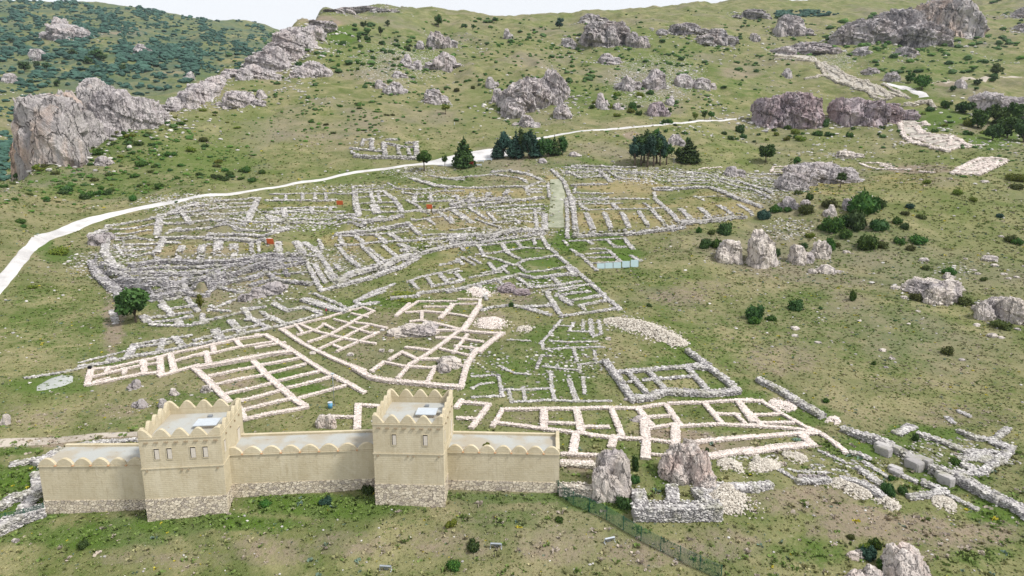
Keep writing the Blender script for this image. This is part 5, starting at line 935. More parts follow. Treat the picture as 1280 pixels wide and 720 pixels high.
rock([(1066, 28, 706, 745), (1088, 28, 703, 745)], 'rock_pink', 'boulder', 'double pinkish boulder cut by the bottom edge, left of the bigger one', 'boulder', 'pinkish boulders at the bottom edge', .8, 89, .14, .2, 4, ex=.5)
rock([(1066, 14, 688, 700), (1074, 12, 685, 698)], 'rock_pink', 'boulder', 'little rocks above the double pinkish boulder', 'boulder', None, .8, 90, .16)
R(120, 139, 193, 207, 'rock', 'small grey rock on the bushy slope right of the crag foot', 1, 91)
R(0, 16, 516, 533, 'rock_pale', 'two pale stones at the left edge', 2, 92)
R(60, 92, 20, 44, 'rock_far', 'pale rock face on the far left mountain', 3, 93)
R(52, 120, 28, 50, 'rock_far', 'wide pale rock band low on the far left mountain', 6, 94)
R(165, 188, 54, 66, 'rock_far', 'small pale rock beside the far grove', 2, 95)
R(230, 246, 88, 100, 'rock_far', 'grey rib deep in the gorge', 2, 96)
R(0, 22, 90, 104, 'rock_far', 'grey rocks on the far slope at the left edge', 3, 97)
R(40, 56, 60, 76, 'rock_far', 'grey rock among bushes on the far left slope', 1, 98)
# single stones on the grass
BO = 'single pale stones on the right hand grass slope'
tq = T(960, 360, 3.6); tr = T(960, 180, 3.6)
for i, (pp, w) in enumerate(zip(tq('120,188 120,220 225,250 515,285 557,322 530,360 872,328 675,108 633,164 1008,222 1050,228 940,172 412,150 612,48 1122,190')+tr('1000,528 1020,552 945,588 1062,590 1120,604 1085,608 577,655 612,695 355,492 870,660 1155,555 930,572 700,528 1018,212 975,175 1050,420 890,520'), [11, 9, 8, 9, 8, 6, 8, 6, 5, 13, 8, 9, 5, 8, 7, 18, 9, 7, 7, 7, 6, 12, 8, 9, 10, 6, 6, 12, 5, 9, 6, 5])):
    L = ['white stone low on the grass slope, lower right', 'white stone on the grass among the boulders, middle right'][i > 14]
    rock([(pp[0], w, pp[1]-w*.45, pp[1])], 'rock_pale', 'boulder', L, 'boulder', BO, .8, 200+i, .2, .2, 2)
for px_, py_, w, lb in ((391, 443, 8, 'round white stone against the outer wall of the fan shaped foundations'), (438, 445, 9, 'white stone on the grass inside the fan shaped foundations'), (489, 440, 7, 'round white stone, right one of two on the inner grass of the fan shaped foundations'), (477, 440, 8, 'flat white stone, left one of two on the inner grass of the fan shaped foundations'), (783, 501, 8, 'round white boulder at the lower left corner of the five room building'), (977, 492, 5, 'white block beside the upper straight wall'), (760, 425, 8, 'rounded stone at the left end of the long stone heap'), (20, 678, 10, 'small grey stone in front of the left fence')):
    rock([(px_, w, py_-w*.55, py_)], 'rock_pale', 'boulder', lb, 'boulder', None, .8, int(px_), .15, .2, 3)
# stone piers of the gate and big blocks
def pier(px_, py_, w, h, label, seed, nb=3):
    B = np.array(G(px_, py_)); e = empty('stone_pier', B, label, 'stone pier', 'block built piers of the fortification', .5); rr = random.Random(seed)
    for k in range(nb):
        bw = w*rr.uniform(.40, .58); hh = h*rr.uniform(.8, 1.05); v, f = ICO[3]
        q = np.sign(v)*np.abs(v)**.2; q /= np.abs(q).max(); q = q*(1+.10*fbm(v*3+k*7+seed, 3, seed)[:, None])
        q = q*np.array([bw*.55, w*.40, hh*.6]); ang = rr.uniform(-.12, .12)
        o = mesh_obj('block', q, f, M['grey_stone'], e, attrs={'tone': .30+.35*rr.random()+0*q[:, 0]}); o.location = ((k-(nb-1)/2)*w*.42, (k % 2)*w*.32, hh*.35); o.rotation_euler = (0, 0, ang)
pier(1110, 566, 2.7, 1.3, 'block built pier of the fortification, left one of three', 1)
pier(1148, 584, 2.6, 1.4, 'block built pier of the fortification, middle one of three', 2)
pier(1187, 603, 2.5, 1.5, 'block built pier of the fortification with grass on top, right one of three', 3)
pier(1122, 592, 2.2, .8, 'low pair of pale blocks opposite the gap between the piers', 4, 2)
for i in range(8):
    px_ = 1080+i*2.9; py_ = 602+i*1.75
    rock([(px_, 4.6, py_-3.5, py_)], 'rock', 'boulder', 'kerb boulder in the row running down to the dark twin bushes', 'boulder', 'row of kerb boulders', .8, 300+i, .12, .2, 2)
for i in range(6):
    px_ = 1000+i*6; rock([(px_, 7, 592, 598)], 'rock', 'boulder', 'grey block in the short straight row above the dry slope', 'boulder', 'row of grey kerb blocks', .8, 320+i, .12, .2, 2)
# ------------------------------------------------------------------ trees and bushes
def leaf_cloud(clumps, n, size, rng, shell=.55, flat=1.0):
    """clumps: (x,y,z,rx,ry,rz); n leaf faces in total; returns verts, faces, tone"""
    C = np.array(clumps, float); w = (C[:, 3]*C[:, 4]*C[:, 5])**.67; k = rng.choice(len(C), n, p=w/w.sum())
    d = rng.normal(size=(n, 3)); d /= np.linalg.norm(d, axis=1)[:, None]; r = (shell+(1-shell)*rng.random(n)**.6)*(1+.10*rng.normal(size=n))
    P = C[k, :3]+d*r[:, None]*C[k, 3:]
    a = rng.normal(size=(n, 3))+d*.5; a /= np.linalg.norm(a, axis=1)[:, None]; t1 = np.cross(a, rng.normal(size=(n, 3))); t1 /= np.linalg.norm(t1, axis=1)[:, None]; t2 = np.cross(a, t1)
    s = size*rng.uniform(.6, 1.4, n)[:, None]
    V = np.stack([P-t1*s-t2*s*.5, P+t1*s-t2*s*.6, P+t1*s*.5+t2*s*.8, P-t1*s*.6+t2*s*.7], 1).reshape(-1, 3)
    ct = rng.random(len(C)); tone = np.clip(.25+.45*ct[k]+.35*rng.normal(size=n)*.6, 0, 1)
    Fq = np.arange(4*n).reshape(n, 4); return V, quads_to_tris(Fq), np.repeat(tone, 4)
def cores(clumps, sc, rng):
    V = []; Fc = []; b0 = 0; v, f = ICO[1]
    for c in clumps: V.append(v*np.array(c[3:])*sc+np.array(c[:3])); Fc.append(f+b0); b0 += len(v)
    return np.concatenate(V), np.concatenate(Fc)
def crown_mesh(name, clumps, n, size, mat, seed, core=.72, shell=.55):
    rng = np.random.default_rng(seed); v, f, t = leaf_cloud(clumps, n, size, rng, shell); cv, cf = cores(clumps, core, rng)
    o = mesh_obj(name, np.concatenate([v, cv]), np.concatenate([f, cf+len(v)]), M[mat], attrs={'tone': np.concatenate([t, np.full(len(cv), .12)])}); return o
def bush_proto(seed, mat, n=420, squat=.75):
    rng = np.random.default_rng(seed); cl = []
    for i in range(9):
        a = rng.uniform(0, 6.28); r = rng.uniform(.1, .62); s = rng.uniform(.28, .48); cl.append((r*math.cos(a), r*math.sin(a), rng.uniform(.15, .62)*squat, s, s, s*.85))
    cl.append((0, 0, .4*squat, .6, .6, .5*squat)); return cl
def unlink(o): COL.objects.unlink(o)
BM = {}
for mi, mt in enumerate(('leaf_dark', 'leaf_mid', 'leaf_lime', 'leaf_blue', 'leaf_olive')):
    BM[mt] = [crown_mesh('bush', bush_proto(50+mi*5+k, mt), n, s, mt, 90+mi*5+k).data for k, (n, s) in enumerate(((1100, .065), (1100, .065), (260, .12), (260, .12)))]
for o in list(COL.objects):
    if o.name.startswith('bush'): bpy.data.objects.remove(o)
def put_bush(px, py, wpx, mat='leaf_dark', hr=.8, label=None, group='bushes', name='bush', rng=random.Random(5)):
    x, y, z = G(px, py); d = y*CT-(z-HC)*ST; r = wpx/2/F*d; y += r*.7; z = float(zt(x, y))
    big = wpx > 9; me = BM[mat][rng.randrange(2)+(0 if big else 2)]
    o = bpy.data.objects.new(name, me); COL.objects.link(o); o.location = (x, y, z-.08*r); o.rotation_euler = (0, 0, rng.uniform(0, 6.28)); s = r*1.02
    o.scale = (s, s*rng.uniform(.85, 1.1), s*1.6*hr*rng.uniform(.9, 1.1)); return tag(o, label, 'bush', group)
NB = 'bushes one can point to'
a8 = T(960, 180, 3.6); a9 = T(960, 360, 3.6); a7 = T(640, 180, 3.6)
BL = [
 (1008.6, 271, 25, 'leaf_olive', .85, 'round yellowish bush below the left foot of the domed rock'), (1013, 251, 12, 'leaf_mid', 1.2, 'upright green bush between the domed rock and the round yellowish bush'), (1000, 244, 17, 'leaf_olive', .6, 'low bush touching the left foot of the domed rock'),
 (1039, 263, 29, 'leaf_olive', .7, 'wide bush behind the small white pointed rock'), (1043, 293, 33, 'leaf_mid', .9, 'big green bush below the small white pointed rock'), (1082, 272, 44, 'leaf_mid', 1.1, 'largest bush on the mound, tall and dense, right of the domed rock'), (1076, 290, 36, 'leaf_dark', 1.0, 'dark bush directly under the largest bush on the mound'),
 (1105, 292, 30, 'leaf_dark', .9, 'dark bush at the lower right of the largest bush on the mound'), (1088, 314, 32, 'leaf_mid', .9, 'green bush group below the largest bush, at its left'), (1106, 312, 22, 'leaf_olive', .7, 'small olive bush below the largest bush, toward the right'), (1123, 282, 18, 'leaf_mid', .8, 'bush right of the dark bushes on the mound, upper one'),
 (1132, 288, 15, 'leaf_dark', .8, 'small dark bush at the right end of the mound bushes'), (1139, 262, 15, 'leaf_blue', .8, 'small bluish bush above the mound bushes'), (1134, 271, 17, 'leaf_olive', .6, 'low olive bush between the bluish bush and its twin to the right'), (1154, 275, 17, 'leaf_olive', .6, 'low olive bush, right twin under the bluish bush'),
 (1128, 307, 18, 'leaf_mid', .8, 'green bush, left of the lowest cluster on the mound'), (1151, 308, 30, 'leaf_mid', .6, 'broad low bush at the right of the lowest cluster on the mound'), (1140, 315, 16, 'leaf_olive', .7, 'small yellowish bush in the lowest cluster on the mound'), (1039, 316, 17, 'leaf_mid', 1.5, 'tall green bush right of the upright pale boulder'),
 (1013, 298, 12, 'leaf_lime', .8, 'small brownish yellow bush above the upright pale boulder'), (970, 267, 18, 'leaf_mid', .8, 'bush at the end of the storeroom walls, left of the mound'), (1007, 311, 13, 'leaf_dark', .9, 'dark bush between the cracked boulders'), (970, 322, 16, 'leaf_dark', 1.2, 'dark bush squeezed right of the tallest boulder'),
 (1033, 160, 16, 'leaf_dark', 1.1, 'dark bush in the gap between the two reddish ledges'), (1058, 300, 22, 'leaf_mid', .9, 'green bush at the left foot of the dark bush under the mound top'), (1065, 285, 26, 'leaf_dark', 1.0, 'dark bush between the big green bushes on the mound'), (1098, 262, 26, 'leaf_mid', .9, 'green bush at the right shoulder of the largest bush on the mound'), (1030, 290, 18, 'leaf_mid', .8, 'green bush at the left end of the big bushes on the mound'), (986, 266, 14, 'leaf_mid', .7, 'small green bush among the broken rocks left of the round yellowish bush'), (1046, 310, 14, 'leaf_olive', .7, 'little olive bush right of the tall green bush on the mound'),
 (1251, 273, 11, 'leaf_blue', .8, 'small bluish bush alone on the right slope'), (1266, 304, 20, 'leaf_olive', .7, 'yellowish bush, left of a pair at the right edge'), (1275, 307, 18, 'leaf_mid', .7, 'green bush, right of a pair at the right edge'), (1199, 245, 14, 'leaf_lime', .9, 'yellow bush on the mound rim at right'), (1218, 253, 11, 'leaf_lime', .8, 'small yellow bush right of the rim bush'),
 (1276, 228, 26, 'leaf_lime', .6, 'yellow green bush at the right edge, upper one'), (1276, 238, 22, 'leaf_olive', .6, 'olive bush at the right edge, lower one'), (1160, 230, 13, 'leaf_lime', .6, 'low bright bush beside the pale rocks on the ridge'), (1160, 339, 15, 'leaf_olive', .6, 'bush behind the whitish slab outcrop, left'), (1190, 345, 22, 'leaf_mid', .7, 'bush behind the whitish slab outcrop, right'),
 (1231, 352, 12, 'leaf_olive', .8, 'small olive bush between two scatterings of white stones'), (1148, 377, 22, 'leaf_olive', .7, 'olive bush in front of the whitish slab outcrop'), (1210, 383, 25, 'leaf_olive', .7, 'round olive bush between the two whitish outcrops'), (1066, 377, 12, 'leaf_mid', 1.6, 'narrow upright bush alone on the middle of the grass slope'),
 (999, 390, 27, 'leaf_dark', .8, 'dark round bush on the grass slope, right of the larger pair'), (945, 402, 31, 'leaf_dark', 1.0, 'largest dark bush on the grass slope, left one of a pair'), (946, 407, 19, 'leaf_mid', .8, 'smaller bush in front of the largest dark bush on the grass slope'), (965, 402, 16, 'leaf_mid', .7, 'low bush at the right of the largest dark bush on the grass slope'),
 (1026, 387, 6, 'leaf_dark', .9, 'tiny dark bush between the round bush and the upright one'), (1035, 505, 13, 'leaf_mid', .8, 'small green bush above the lower straight wall'), (1093, 457, 9, 'leaf_mid', .9, 'small bush in the middle of the lower grass slope'), (1187, 446, 24, 'leaf_olive', .75, 'yellowish round bush low on the grass slope with a white stone'),
 (1260, 414, 33, 'leaf_olive', .6, 'wide olive bush in front of the right edge outcrop'), (1119, 402, 7, 'leaf_dark', .6, 'tiny dark bush above the lower grass slope'), (812, 384, 8, 'leaf_dark', .9, 'tiny dark bush alone below the glass sheets'),
 (874, 292, 10, 'leaf_mid', 1.3, 'narrow bush, leftmost of the cluster left of the boulders'), (882, 312, 17, 'leaf_dark', 1.2, 'dark bush, lower left of the cluster left of the boulders'), (909, 296, 26, 'leaf_dark', 1.0, 'big dark round bush on top of the cluster left of the boulders'), (898, 313, 22, 'leaf_mid', .9, 'green bush, lower right of the cluster left of the boulders'), (890, 295, 14, 'leaf_olive', .8, 'olive bush in the middle of the cluster left of the boulders'),
 (955, 276, 20, 'leaf_blue', 1.0, 'bluish green bush at the lower corner of the walled quarter'), (165, 252, 13, 'leaf_mid', .9, 'round bush alone above the gravel road'), (66, 318, 28, 'leaf_lime', .5, 'bright low patch of bush beside the road bend'), (38, 361, 13, 'leaf_lime', .5, 'bright low bush under the road bend'), (20, 278, 18, 'leaf_mid', .5, 'low bush left of the road, upper one of two'), (27, 284, 12, 'leaf_mid', .5, 'low bush left of the road, lower one of two'),
 (219, 254, 6, 'leaf_dark', .7, 'little bush touching the upper edge of the temple terrace by the road'), (795, 590, 14, 'leaf_dark', 2.2, 'tall dark bush clinging to the right side of the smooth boulder'), (794, 607, 18, 'leaf_dark', 1.0, 'round dark bush under the tall one beside the smooth boulder'), (782, 641, 24, 'leaf_dark', 1.15, 'big round dark bush at the foot of the smooth boulder'), (884, 566, 6, 'leaf_dark', 2.2, 'narrow dark bush at the right side of the split boulder'),
 (857, 592, 9, 'leaf_mid', 1.3, 'small green shrub growing in the split boulder'), (1114, 622, 24, 'leaf_dark', 1.0, 'dark bush, left one of the twin bushes at lower right'), (1130, 620, 17, 'leaf_dark', 1.0, 'dark bush, right one of the twin bushes at lower right'), (1116, 602, 9, 'leaf_mid', 1.4, 'small narrow bush behind the twin bushes at lower right'), (1146, 553, 12, 'leaf_dark', 1.5, 'dark narrow bush inside the fortification rooms'),
 (1198, 583, 20, 'leaf_mid', .6, 'grass green bush on top of the right pier'), (1247, 631, 22, 'leaf_dark', .8, 'dark bush leaning on the fortification wall near the right edge'), (1082, 692, 15, 'leaf_lime', 1.3, 'bright yellow green bush above the bottom boulders'), (1098, 690, 20, 'leaf_mid', 1.0, 'green bush behind the bottom boulders'), (1090, 703, 26, 'leaf_blue', .9, 'grey green bush between the bottom boulders'), (1108, 716, 20, 'leaf_mid', 1.0, 'green bush in the gap between the bottom boulders'), (1066, 677, 14, 'leaf_olive', .8, 'small thorny bush above the bottom boulders'),
 (100, 690, 18, 'leaf_dark', 1.0, 'dark green bush in front of the left wall'), (590, 694, 22, 'leaf_dark', 1.0, 'dark green bush left of the right floodlight pair'), (566, 718, 24, 'leaf_mid', .8, 'green bush at the bottom edge, centre'), (562, 663, 18, 'leaf_lime', .7, 'yellow green bush below the right tower'), (459, 622, 22, 'leaf_dark', .8, 'dark bush against the left foot of the right tower'), (405, 634, 20, 'leaf_blue', .8, 'greyish bush below the middle wall'), (330, 636, 18, 'leaf_mid', .7, 'green bush below the middle wall, near the left tower'),
 (700, 655, 14, 'leaf_mid', .7, 'green bush near the start of the green fence'), (1145, 700, 12, 'leaf_mid', .7, 'small bush right of the big bottom boulder'), (639, 384, 10, 'leaf_dark', 1.1, 'dark little bush behind the upper rim of the fan shaped foundations'), (500, 378, 60, 'leaf_lime', .16, 'low bright green strip of growth along a curved house wall'),
]
for px_, py_, w, mt, hr, lb in BL: put_bush(px_, py_, w, mt, hr, lb, NB)
ZONES = [  # cx,cy,rx,ry,count,wmin,wmax,mats,hr,label,group
 (150, 205, 150, 40, 60, 6, 19, ('leaf_mid', 'leaf_mid', 'leaf_dark', 'leaf_lime', 'leaf_olive'), .55, 'low bush on the bushy left slope between the crag and the gravel road'),
 (60, 236, 60, 22, 16, 8, 24, ('leaf_mid', 'leaf_olive', 'leaf_dark'), .5, 'low spreading bush in the lower left corner of the bushy slope'),
 (290, 222, 45, 8, 14, 8, 20, ('leaf_dark', 'leaf_mid'), .6, 'dark bush in the hollow just above the gravel road, left of the middle'),
 (260, 150, 60, 18, 12, 6, 16, ('leaf_lime', 'leaf_mid'), .45, 'low light green bush at the top of the left slope'),
 (120, 175, 55, 14, 14, 8, 18, ('leaf_mid', 'leaf_dark'), .7, 'green bush along the foot of the great crag'),
 (400, 82, 70, 12, 14, 5, 12, ('leaf_dark', 'leaf_mid'), .9, 'dark bush among the ledges under the plateau'),
 (480, 62, 60, 14, 14, 5, 13, ('leaf_dark', 'leaf_mid'), .9, 'bush on the slope beneath the skyline plateau'),
 (440, 150, 90, 22, 14, 5, 13, ('leaf_olive', 'leaf_mid'), .45, 'low olive bush on the smooth slope above the isolated ruin'),
 (590, 120, 60, 30, 16, 5, 12, ('leaf_dark', 'leaf_mid', 'leaf_olive'), .7, 'bush on the slope around the dark fronted outcrop'),
 (780, 125, 50, 22, 18, 6, 15, ('leaf_mid', 'leaf_lime', 'leaf_dark'), .8, 'bush in the scattered rock field'),
 (770, 90, 60, 18, 6, 4, 9, ('leaf_mid', 'leaf_dark'), .7, 'small bush above the scattered rock field'),
 (960, 170, 70, 10, 22, 7, 18, ('leaf_mid', 'leaf_dark', 'leaf_lime'), .8, 'bush along the foot of the reddish ledges'),
 (1080, 168, 60, 8, 8, 6, 15, ('leaf_dark', 'leaf_mid'), .8, 'bush under the right reddish ledge'),
 (860, 160, 40, 10, 10, 5, 12, ('leaf_dark', 'leaf_mid'), .8, 'bush beside the hill track behind the pine clump'),
 (1200, 152, 50, 22, 18, 8, 20, ('leaf_lime', 'leaf_mid', 'leaf_dark'), .7, 'bush on the bank of the gully at right')]
zr_ = random.Random(11)
for cx, cy, rx, ry, n, w0, w1, mts, hr, lb in ZONES:
    for i in range(n):
        a = zr_.uniform(0, 6.28); r = math.sqrt(zr_.random()); px_, py_ = cx+rx*r*math.cos(a), cy+ry*r*math.sin(a)
        if px_ < -5: px_ = zr_.uniform(0, 30)
        put_bush(px_, py_, w0+(w1-w0)*zr_.random()**2, zr_.choice(mts), hr*zr_.uniform(.8, 1.2), lb, lb.replace(' bush ', ' bushes ', 1), rng=zr_)
# uncountable distant scrub
def scrub(name, zones, mat, seed, kind='stuff'):
    rng = np.random.default_rng(seed); P = []; S = []
    for cx, cy, rx, ry, n, w0, w1 in zones:
        n = int(n*(1.9 if name == 'distant_scrub' else .85))
        for i in range(n):
            a = rng.uniform(0, 6.28); r = math.sqrt(rng.random()); q = (cx+rx*r*math.cos(a), cy+ry*r*math.sin(a))
            if q[0] < -60 or q[0] > 1340 or q[1] > 700: continue
            jj = vnoise(np.array([[q[0]/20, q[1]/8, .5]]), 3)[0]+.5*vnoise(np.array([[q[0]/7, q[1]/4, .9]]), 5)[0]
            if jj < .02 and rng.random() < .88: continue
            x, y, z = G(*q); 
            if name == 'distant_scrub' and False: continue
            w = (w0+(w1-w0)*rng.random()**2.2)/F*y; P.append((x, y, z+w*.15)); S.append((w*rng.uniform(.8, 1.6), w, w*rng.uniform(.4, .8)))
    P = np.array(P); S = np.array(S); v, f = ICO[1]; n = len(P); nz = rng.uniform(.72, 1.22, (n, len(v))); a = rng.uniform(0, 6.28, n)
    q = v[None]*nz[..., None]*S[:, None, :]*.5; ca, sa = np.cos(a)[:, None], np.sin(a)[:, None]
    q = np.stack([q[..., 0]*ca-q[..., 1]*sa, q[..., 0]*sa+q[..., 1]*ca, q[..., 2]], -1)+P[:, None, :]
    V = q.reshape(-1, 3); Fq = (f[None]+(np.arange(n)*len(v))[:, None, None]).reshape(-1, 3); tn = np.clip(np.repeat(rng.random(n), len(v))*.7+rng.random(n*len(v))*.3, 0, 1)
    o = mesh_obj(name, V, Fq, M[mat], attrs={'tone': tn}); tag(o, kind=kind); return o
scrub('distant_scrub', [(60, 30, 90, 30, 900, 2, 7), (200, 40, 130, 34, 1100, 2, 6), (60, 80, 70, 30, 230, 3, 11), (170, 85, 80, 34, 750, 3, 11), (190, 60, 40, 8, 300, 2, 6), (150, 24, 110, 14, 700, 2, 5), (260, 50, 60, 16, 300, 2, 5), (20, 8, 60, 8, 300, 2, 5), (20, 60, 30, 12, 80, 3, 8), (280, 72, 60, 20, 420, 2, 6), (30, 120, 60, 34, 220, 3, 9), (310, 48, 30, 10, 160, 1.5, 4)], 'leaf_blue', 1)
scrub('hill_scrub', [(420, 90, 130, 60, 480, 1.5, 5), (600, 70, 140, 50, 480, 1.5, 5), (760, 70, 140, 50, 400, 1.5, 5), (900, 100, 90, 50, 360, 1.5, 5), (500, 150, 140, 40, 260, 1.5, 5), (760, 140, 140, 40, 260, 1.5, 5), (330, 170, 90, 30, 300, 1.5, 5), (880, 30, 140, 20, 120, 1.5, 4), (1180, 80, 110, 40, 120, 2, 8), (1120, 60, 90, 12, 120, 2, 8), (1100, 40, 60, 22, 90, 2, 9), (1240, 30, 50, 30, 60, 2, 9), (1000, 60, 60, 20, 60, 2, 7), (150, 200, 160, 45, 1100, 1.5, 6), (60, 250, 80, 20, 60, 2, 6), (1160, 200, 120, 30, 40, 2, 6)], 'leaf_mid', 2)
scrub('hillside_shrubs', [(420, 85, 140, 60, 300, 2.5, 9), (620, 75, 150, 50, 300, 2.5, 8), (800, 90, 150, 50, 300, 2.5, 8), (960, 60, 90, 40, 160, 2, 7), (1170, 70, 110, 40, 220, 2.5, 10), (1100, 45, 70, 22, 160, 3, 9), (150, 195, 160, 40, 260, 3, 9), (480, 140, 120, 40, 90, 2.5, 7), (1180, 180, 110, 40, 60, 2.5, 8), (1230, 40, 60, 40, 90, 3, 9)], 'leaf_dark', 12)
scrub('pine_plantation', [(1008, 17, 40, 4, 420, 3, 6), (985, 20, 16, 3, 120, 3, 5)], 'leaf_blue', 3)
scrub('gorge_wood', [(6, 196, 16, 30, 500, 5, 10)], 'leaf_blue', 4)

# ---- trees: trunk, limbs, crown
def tree(px, pyb, h_px, w_px, mat, label, kind='tree', seed=1, crown0=.3, conical=False, n=1500, group=None, bark='bark', rows=None):
    x, y, z = G(px, pyb); d = y*CT-(z-HC)*ST; H_ = h_px/F*d*1.02; Rr = w_px/2/F*d; rng = np.random.default_rng(seed)
    e = empty(kind, (x, y, z), label, 'tree', group, rng.uniform(0, 6)); mb = MB(); r0 = max(.10, H_*.028); top = H_*(.9 if conical else .62)
    p0 = (0, 0, -.3); p1 = (rng.uniform(-.02, .02)*H_, rng.uniform(-.02, .02)*H_, H_*crown0*1.15); mb.tube(p0, p1, r0*1.25, r0*.85, 9); mb.tube(p1, (0, 0, top), r0*.85, r0*.25, 8)
    cl = []
    if conical:
        N_ = 11
        for i in range(N_):
            t = i/(N_-1); zz = H_*(crown0+(1-crown0)*t*.95); rr = Rr*(1-t)**.8*.95+.05*Rr
            m_ = max(1, int(5*(1-t)+1))
            for k in range(m_):
                a = 6.283*k/m_+i*1.1+rng.uniform(-.3, .3); q = rr*.55 if m_ > 1 else 0; cl.append((q*math.cos(a), q*math.sin(a), zz+rng.uniform(-.03, .03)*H_, rr*.62+.1, rr*.62+.1, H_*.075))
    else:
        zc = H_*(crown0+(1-crown0)*.5); rz = H_*(1-crown0)*.5
        for k in range(16):
            dd = rng.normal(size=3); dd /= np.linalg.norm(dd); q = rng.uniform(.45, .75); s = rng.uniform(.28, .42)
            c = (dd[0]*Rr*q, dd[1]*Rr*q, zc+dd[2]*rz*q); cl.append((*c, Rr*s, Rr*s, rz*s*1.1))
            if k < 6: mb.tube((0, 0, H_*crown0*(1+.4*rng.random())), c, r0*.45, r0*.12, 6)
        cl.append((0, 0, zc, Rr*.5, Rr*.5, rz*.5))
    mb.build('trunk', M[bark], e, True)
    cr = crown_mesh('crown', cl, n, max(.10, Rr*.085), mat, seed+7, .66, .5); cr.parent = e; return e
tree(170, 403, 44, 45, 'leaf_dark', 'round dark broadleaf tree below the left end of the temple terrace', 'broadleaf_tree', 1, .18, n=4200)
tree(251, 386, 19, 12, 'leaf_lime', 'small bright green sapling on the house plots right of the round tree', 'sapling', 2, .1, n=900)
tree(530.5, 214, 26, 22, 'leaf_mid', 'round crowned tree with a bare trunk by the gravel road', 'broadleaf_tree', 3, .38, n=2200)
tree(556, 208, 14, 9, 'leaf_mid', 'small round tree between the bare trunk tree and the big conifer', 'broadleaf_tree', 4, .3, n=900)
tree(580, 208, 37, 29, 'leaf_dark', 'big dark cone shaped conifer by the road car park', 'conifer', 5, .05, True, n=3600)
PG = 'conifers in a row beside the car park'
for i, (px_, pb, h, w, mt) in enumerate(((622, 198, 24, 13, 'leaf_blue'), (629, 197, 31, 13, 'leaf_blue'), (638, 198, 25, 13, 'leaf_blue'), (645, 198, 33, 15, 'leaf_blue'), (653, 197, 38, 17, 'leaf_dark'), (661, 198, 34, 15, 'leaf_blue'), (669, 197, 29, 14, 'leaf_blue'), (677, 197, 24, 12, 'leaf_dark'), (685, 196, 21, 12, 'leaf_dark'), (693, 194, 24, 14, 'leaf_dark'), (703, 193, 22, 12, 'leaf_dark'))):
    tree(px_, pb, h*1.05, w*1.35, mt, ('leftmost', 'second', 'third', 'fourth', 'fifth and tallest', 'sixth', 'seventh', 'eighth', 'ninth', 'tenth', 'rightmost')[i]+' conifer from the left in the row beside the car park', 'conifer', 20+i, .10, i % 3 == 0, n=1300, group=PG)
PC = 'pines of the clump behind the walled quarter'
for i, (px_, pb, h, w) in enumerate(((793, 208, 36, 16), (801, 207, 38, 18), (809, 209, 40, 18), (817, 208, 40, 18), (825, 207, 36, 16), (833, 206, 32, 14), (821, 204, 40, 14), (805, 203, 40, 14))):
    tree(px_, pb, h, w*1.35, 'leaf_dark' if i % 2 else 'leaf_blue', ('first', 'second', 'third', 'fourth', 'fifth', 'sixth', 'seventh, rear', 'eighth, rear')[i]+' pine with a bare pale trunk in the clump behind the walled quarter', 'pine_tree', 40+i, .24, False, n=1300, group=PC)
tree(861, 203, 30, 30, 'leaf_dark', 'broad dark tree just right of the pine clump', 'conifer', 51, .05, True, n=1800)
tree(848, 200, 16, 14, 'leaf_mid', 'low green tree between the pine clump and the broad dark tree', 'broadleaf_tree', 52, .1, n=700)
tree(820, 178, 18, 10, 'leaf_mid', 'slender green tree standing behind the pine clump', 'broadleaf_tree', 53, .2, n=600)
tree(859, 184, 14, 6, 'leaf_dark', 'narrow dark tree on the rough ground behind the broad dark tree', 'broadleaf_tree', 54, .1, n=500)
tree(957, 203, 24, 25, 'leaf_dark', 'round dark tree alone above the boulder, left of the domed rock', 'broadleaf_tree', 55, .2, n=1800)
tree(1050, 235, 19, 16, 'leaf_dark', 'small umbrella shaped tree on the mound before the domed rock', 'broadleaf_tree', 56, .42, n=900)
tree(996, 208, 13, 11, 'leaf_mid', 'small tree behind the left shoulder of the domed rock', 'broadleaf_tree', 57, .15, n=500)
tree(889, 150, 13, 10, 'leaf_mid', 'small tree by the hill track, right one of three', 'broadleaf_tree', 58, .2, n=500)
tree(881, 150, 12, 10, 'leaf_mid', 'small tree by the hill track, middle one of three', 'broadleaf_tree', 59, .2, n=500)
tree(869, 151, 10, 8, 'leaf_lime', 'small tree by the hill track, left and lightest of three', 'broadleaf_tree', 60, .2, n=400)
tree(837, 145, 11, 8, 'leaf_mid', 'small green tree at the foot of the scattered rock field', 'broadleaf_tree', 61, .2, n=400)
tree(557, 143, 13, 12, 'leaf_lime', 'small yellow green tree alone on the slope with a white block at its foot', 'sapling', 62, .35, n=500)
tree(548, 34, 16, 12, 'leaf_mid', 'tree high under the skyline, the taller of two', 'broadleaf_tree', 63, .1, n=500)
tree(591, 38, 8, 6, 'leaf_dark', 'tiny dark tree under the skyline, right one of two', 'broadleaf_tree', 64, .15, n=300)
tree(476, 45, 12, 8, 'leaf_dark', 'dark tree on the rocky slope under the plateau', 'broadleaf_tree', 65, .1, n=400)
tree(485, 33, 8, 7, 'leaf_dark', 'small dark tree on the plateau rim, right of the pair', 'broadleaf_tree', 66, .1, n=300)
tree(455, 34, 8, 11, 'leaf_dark', 'small dark round tree on the pinkish bank under the plateau', 'broadleaf_tree', 67, .1, n=300)
tree(449, 52, 9, 8, 'leaf_dark', 'dark tree below the pinkish bank', 'broadleaf_tree', 68, .1, n=300)
tree(407, 40, 10, 7, 'leaf_dark', 'dark tree at the head of the long cliff', 'broadleaf_tree', 69, .1, n=300)
tree(699, 36, 14, 14, 'leaf_blue', 'hazy bluish tree on the skyline slope left of the table rock', 'broadleaf_tree', 70, .08, n=500)
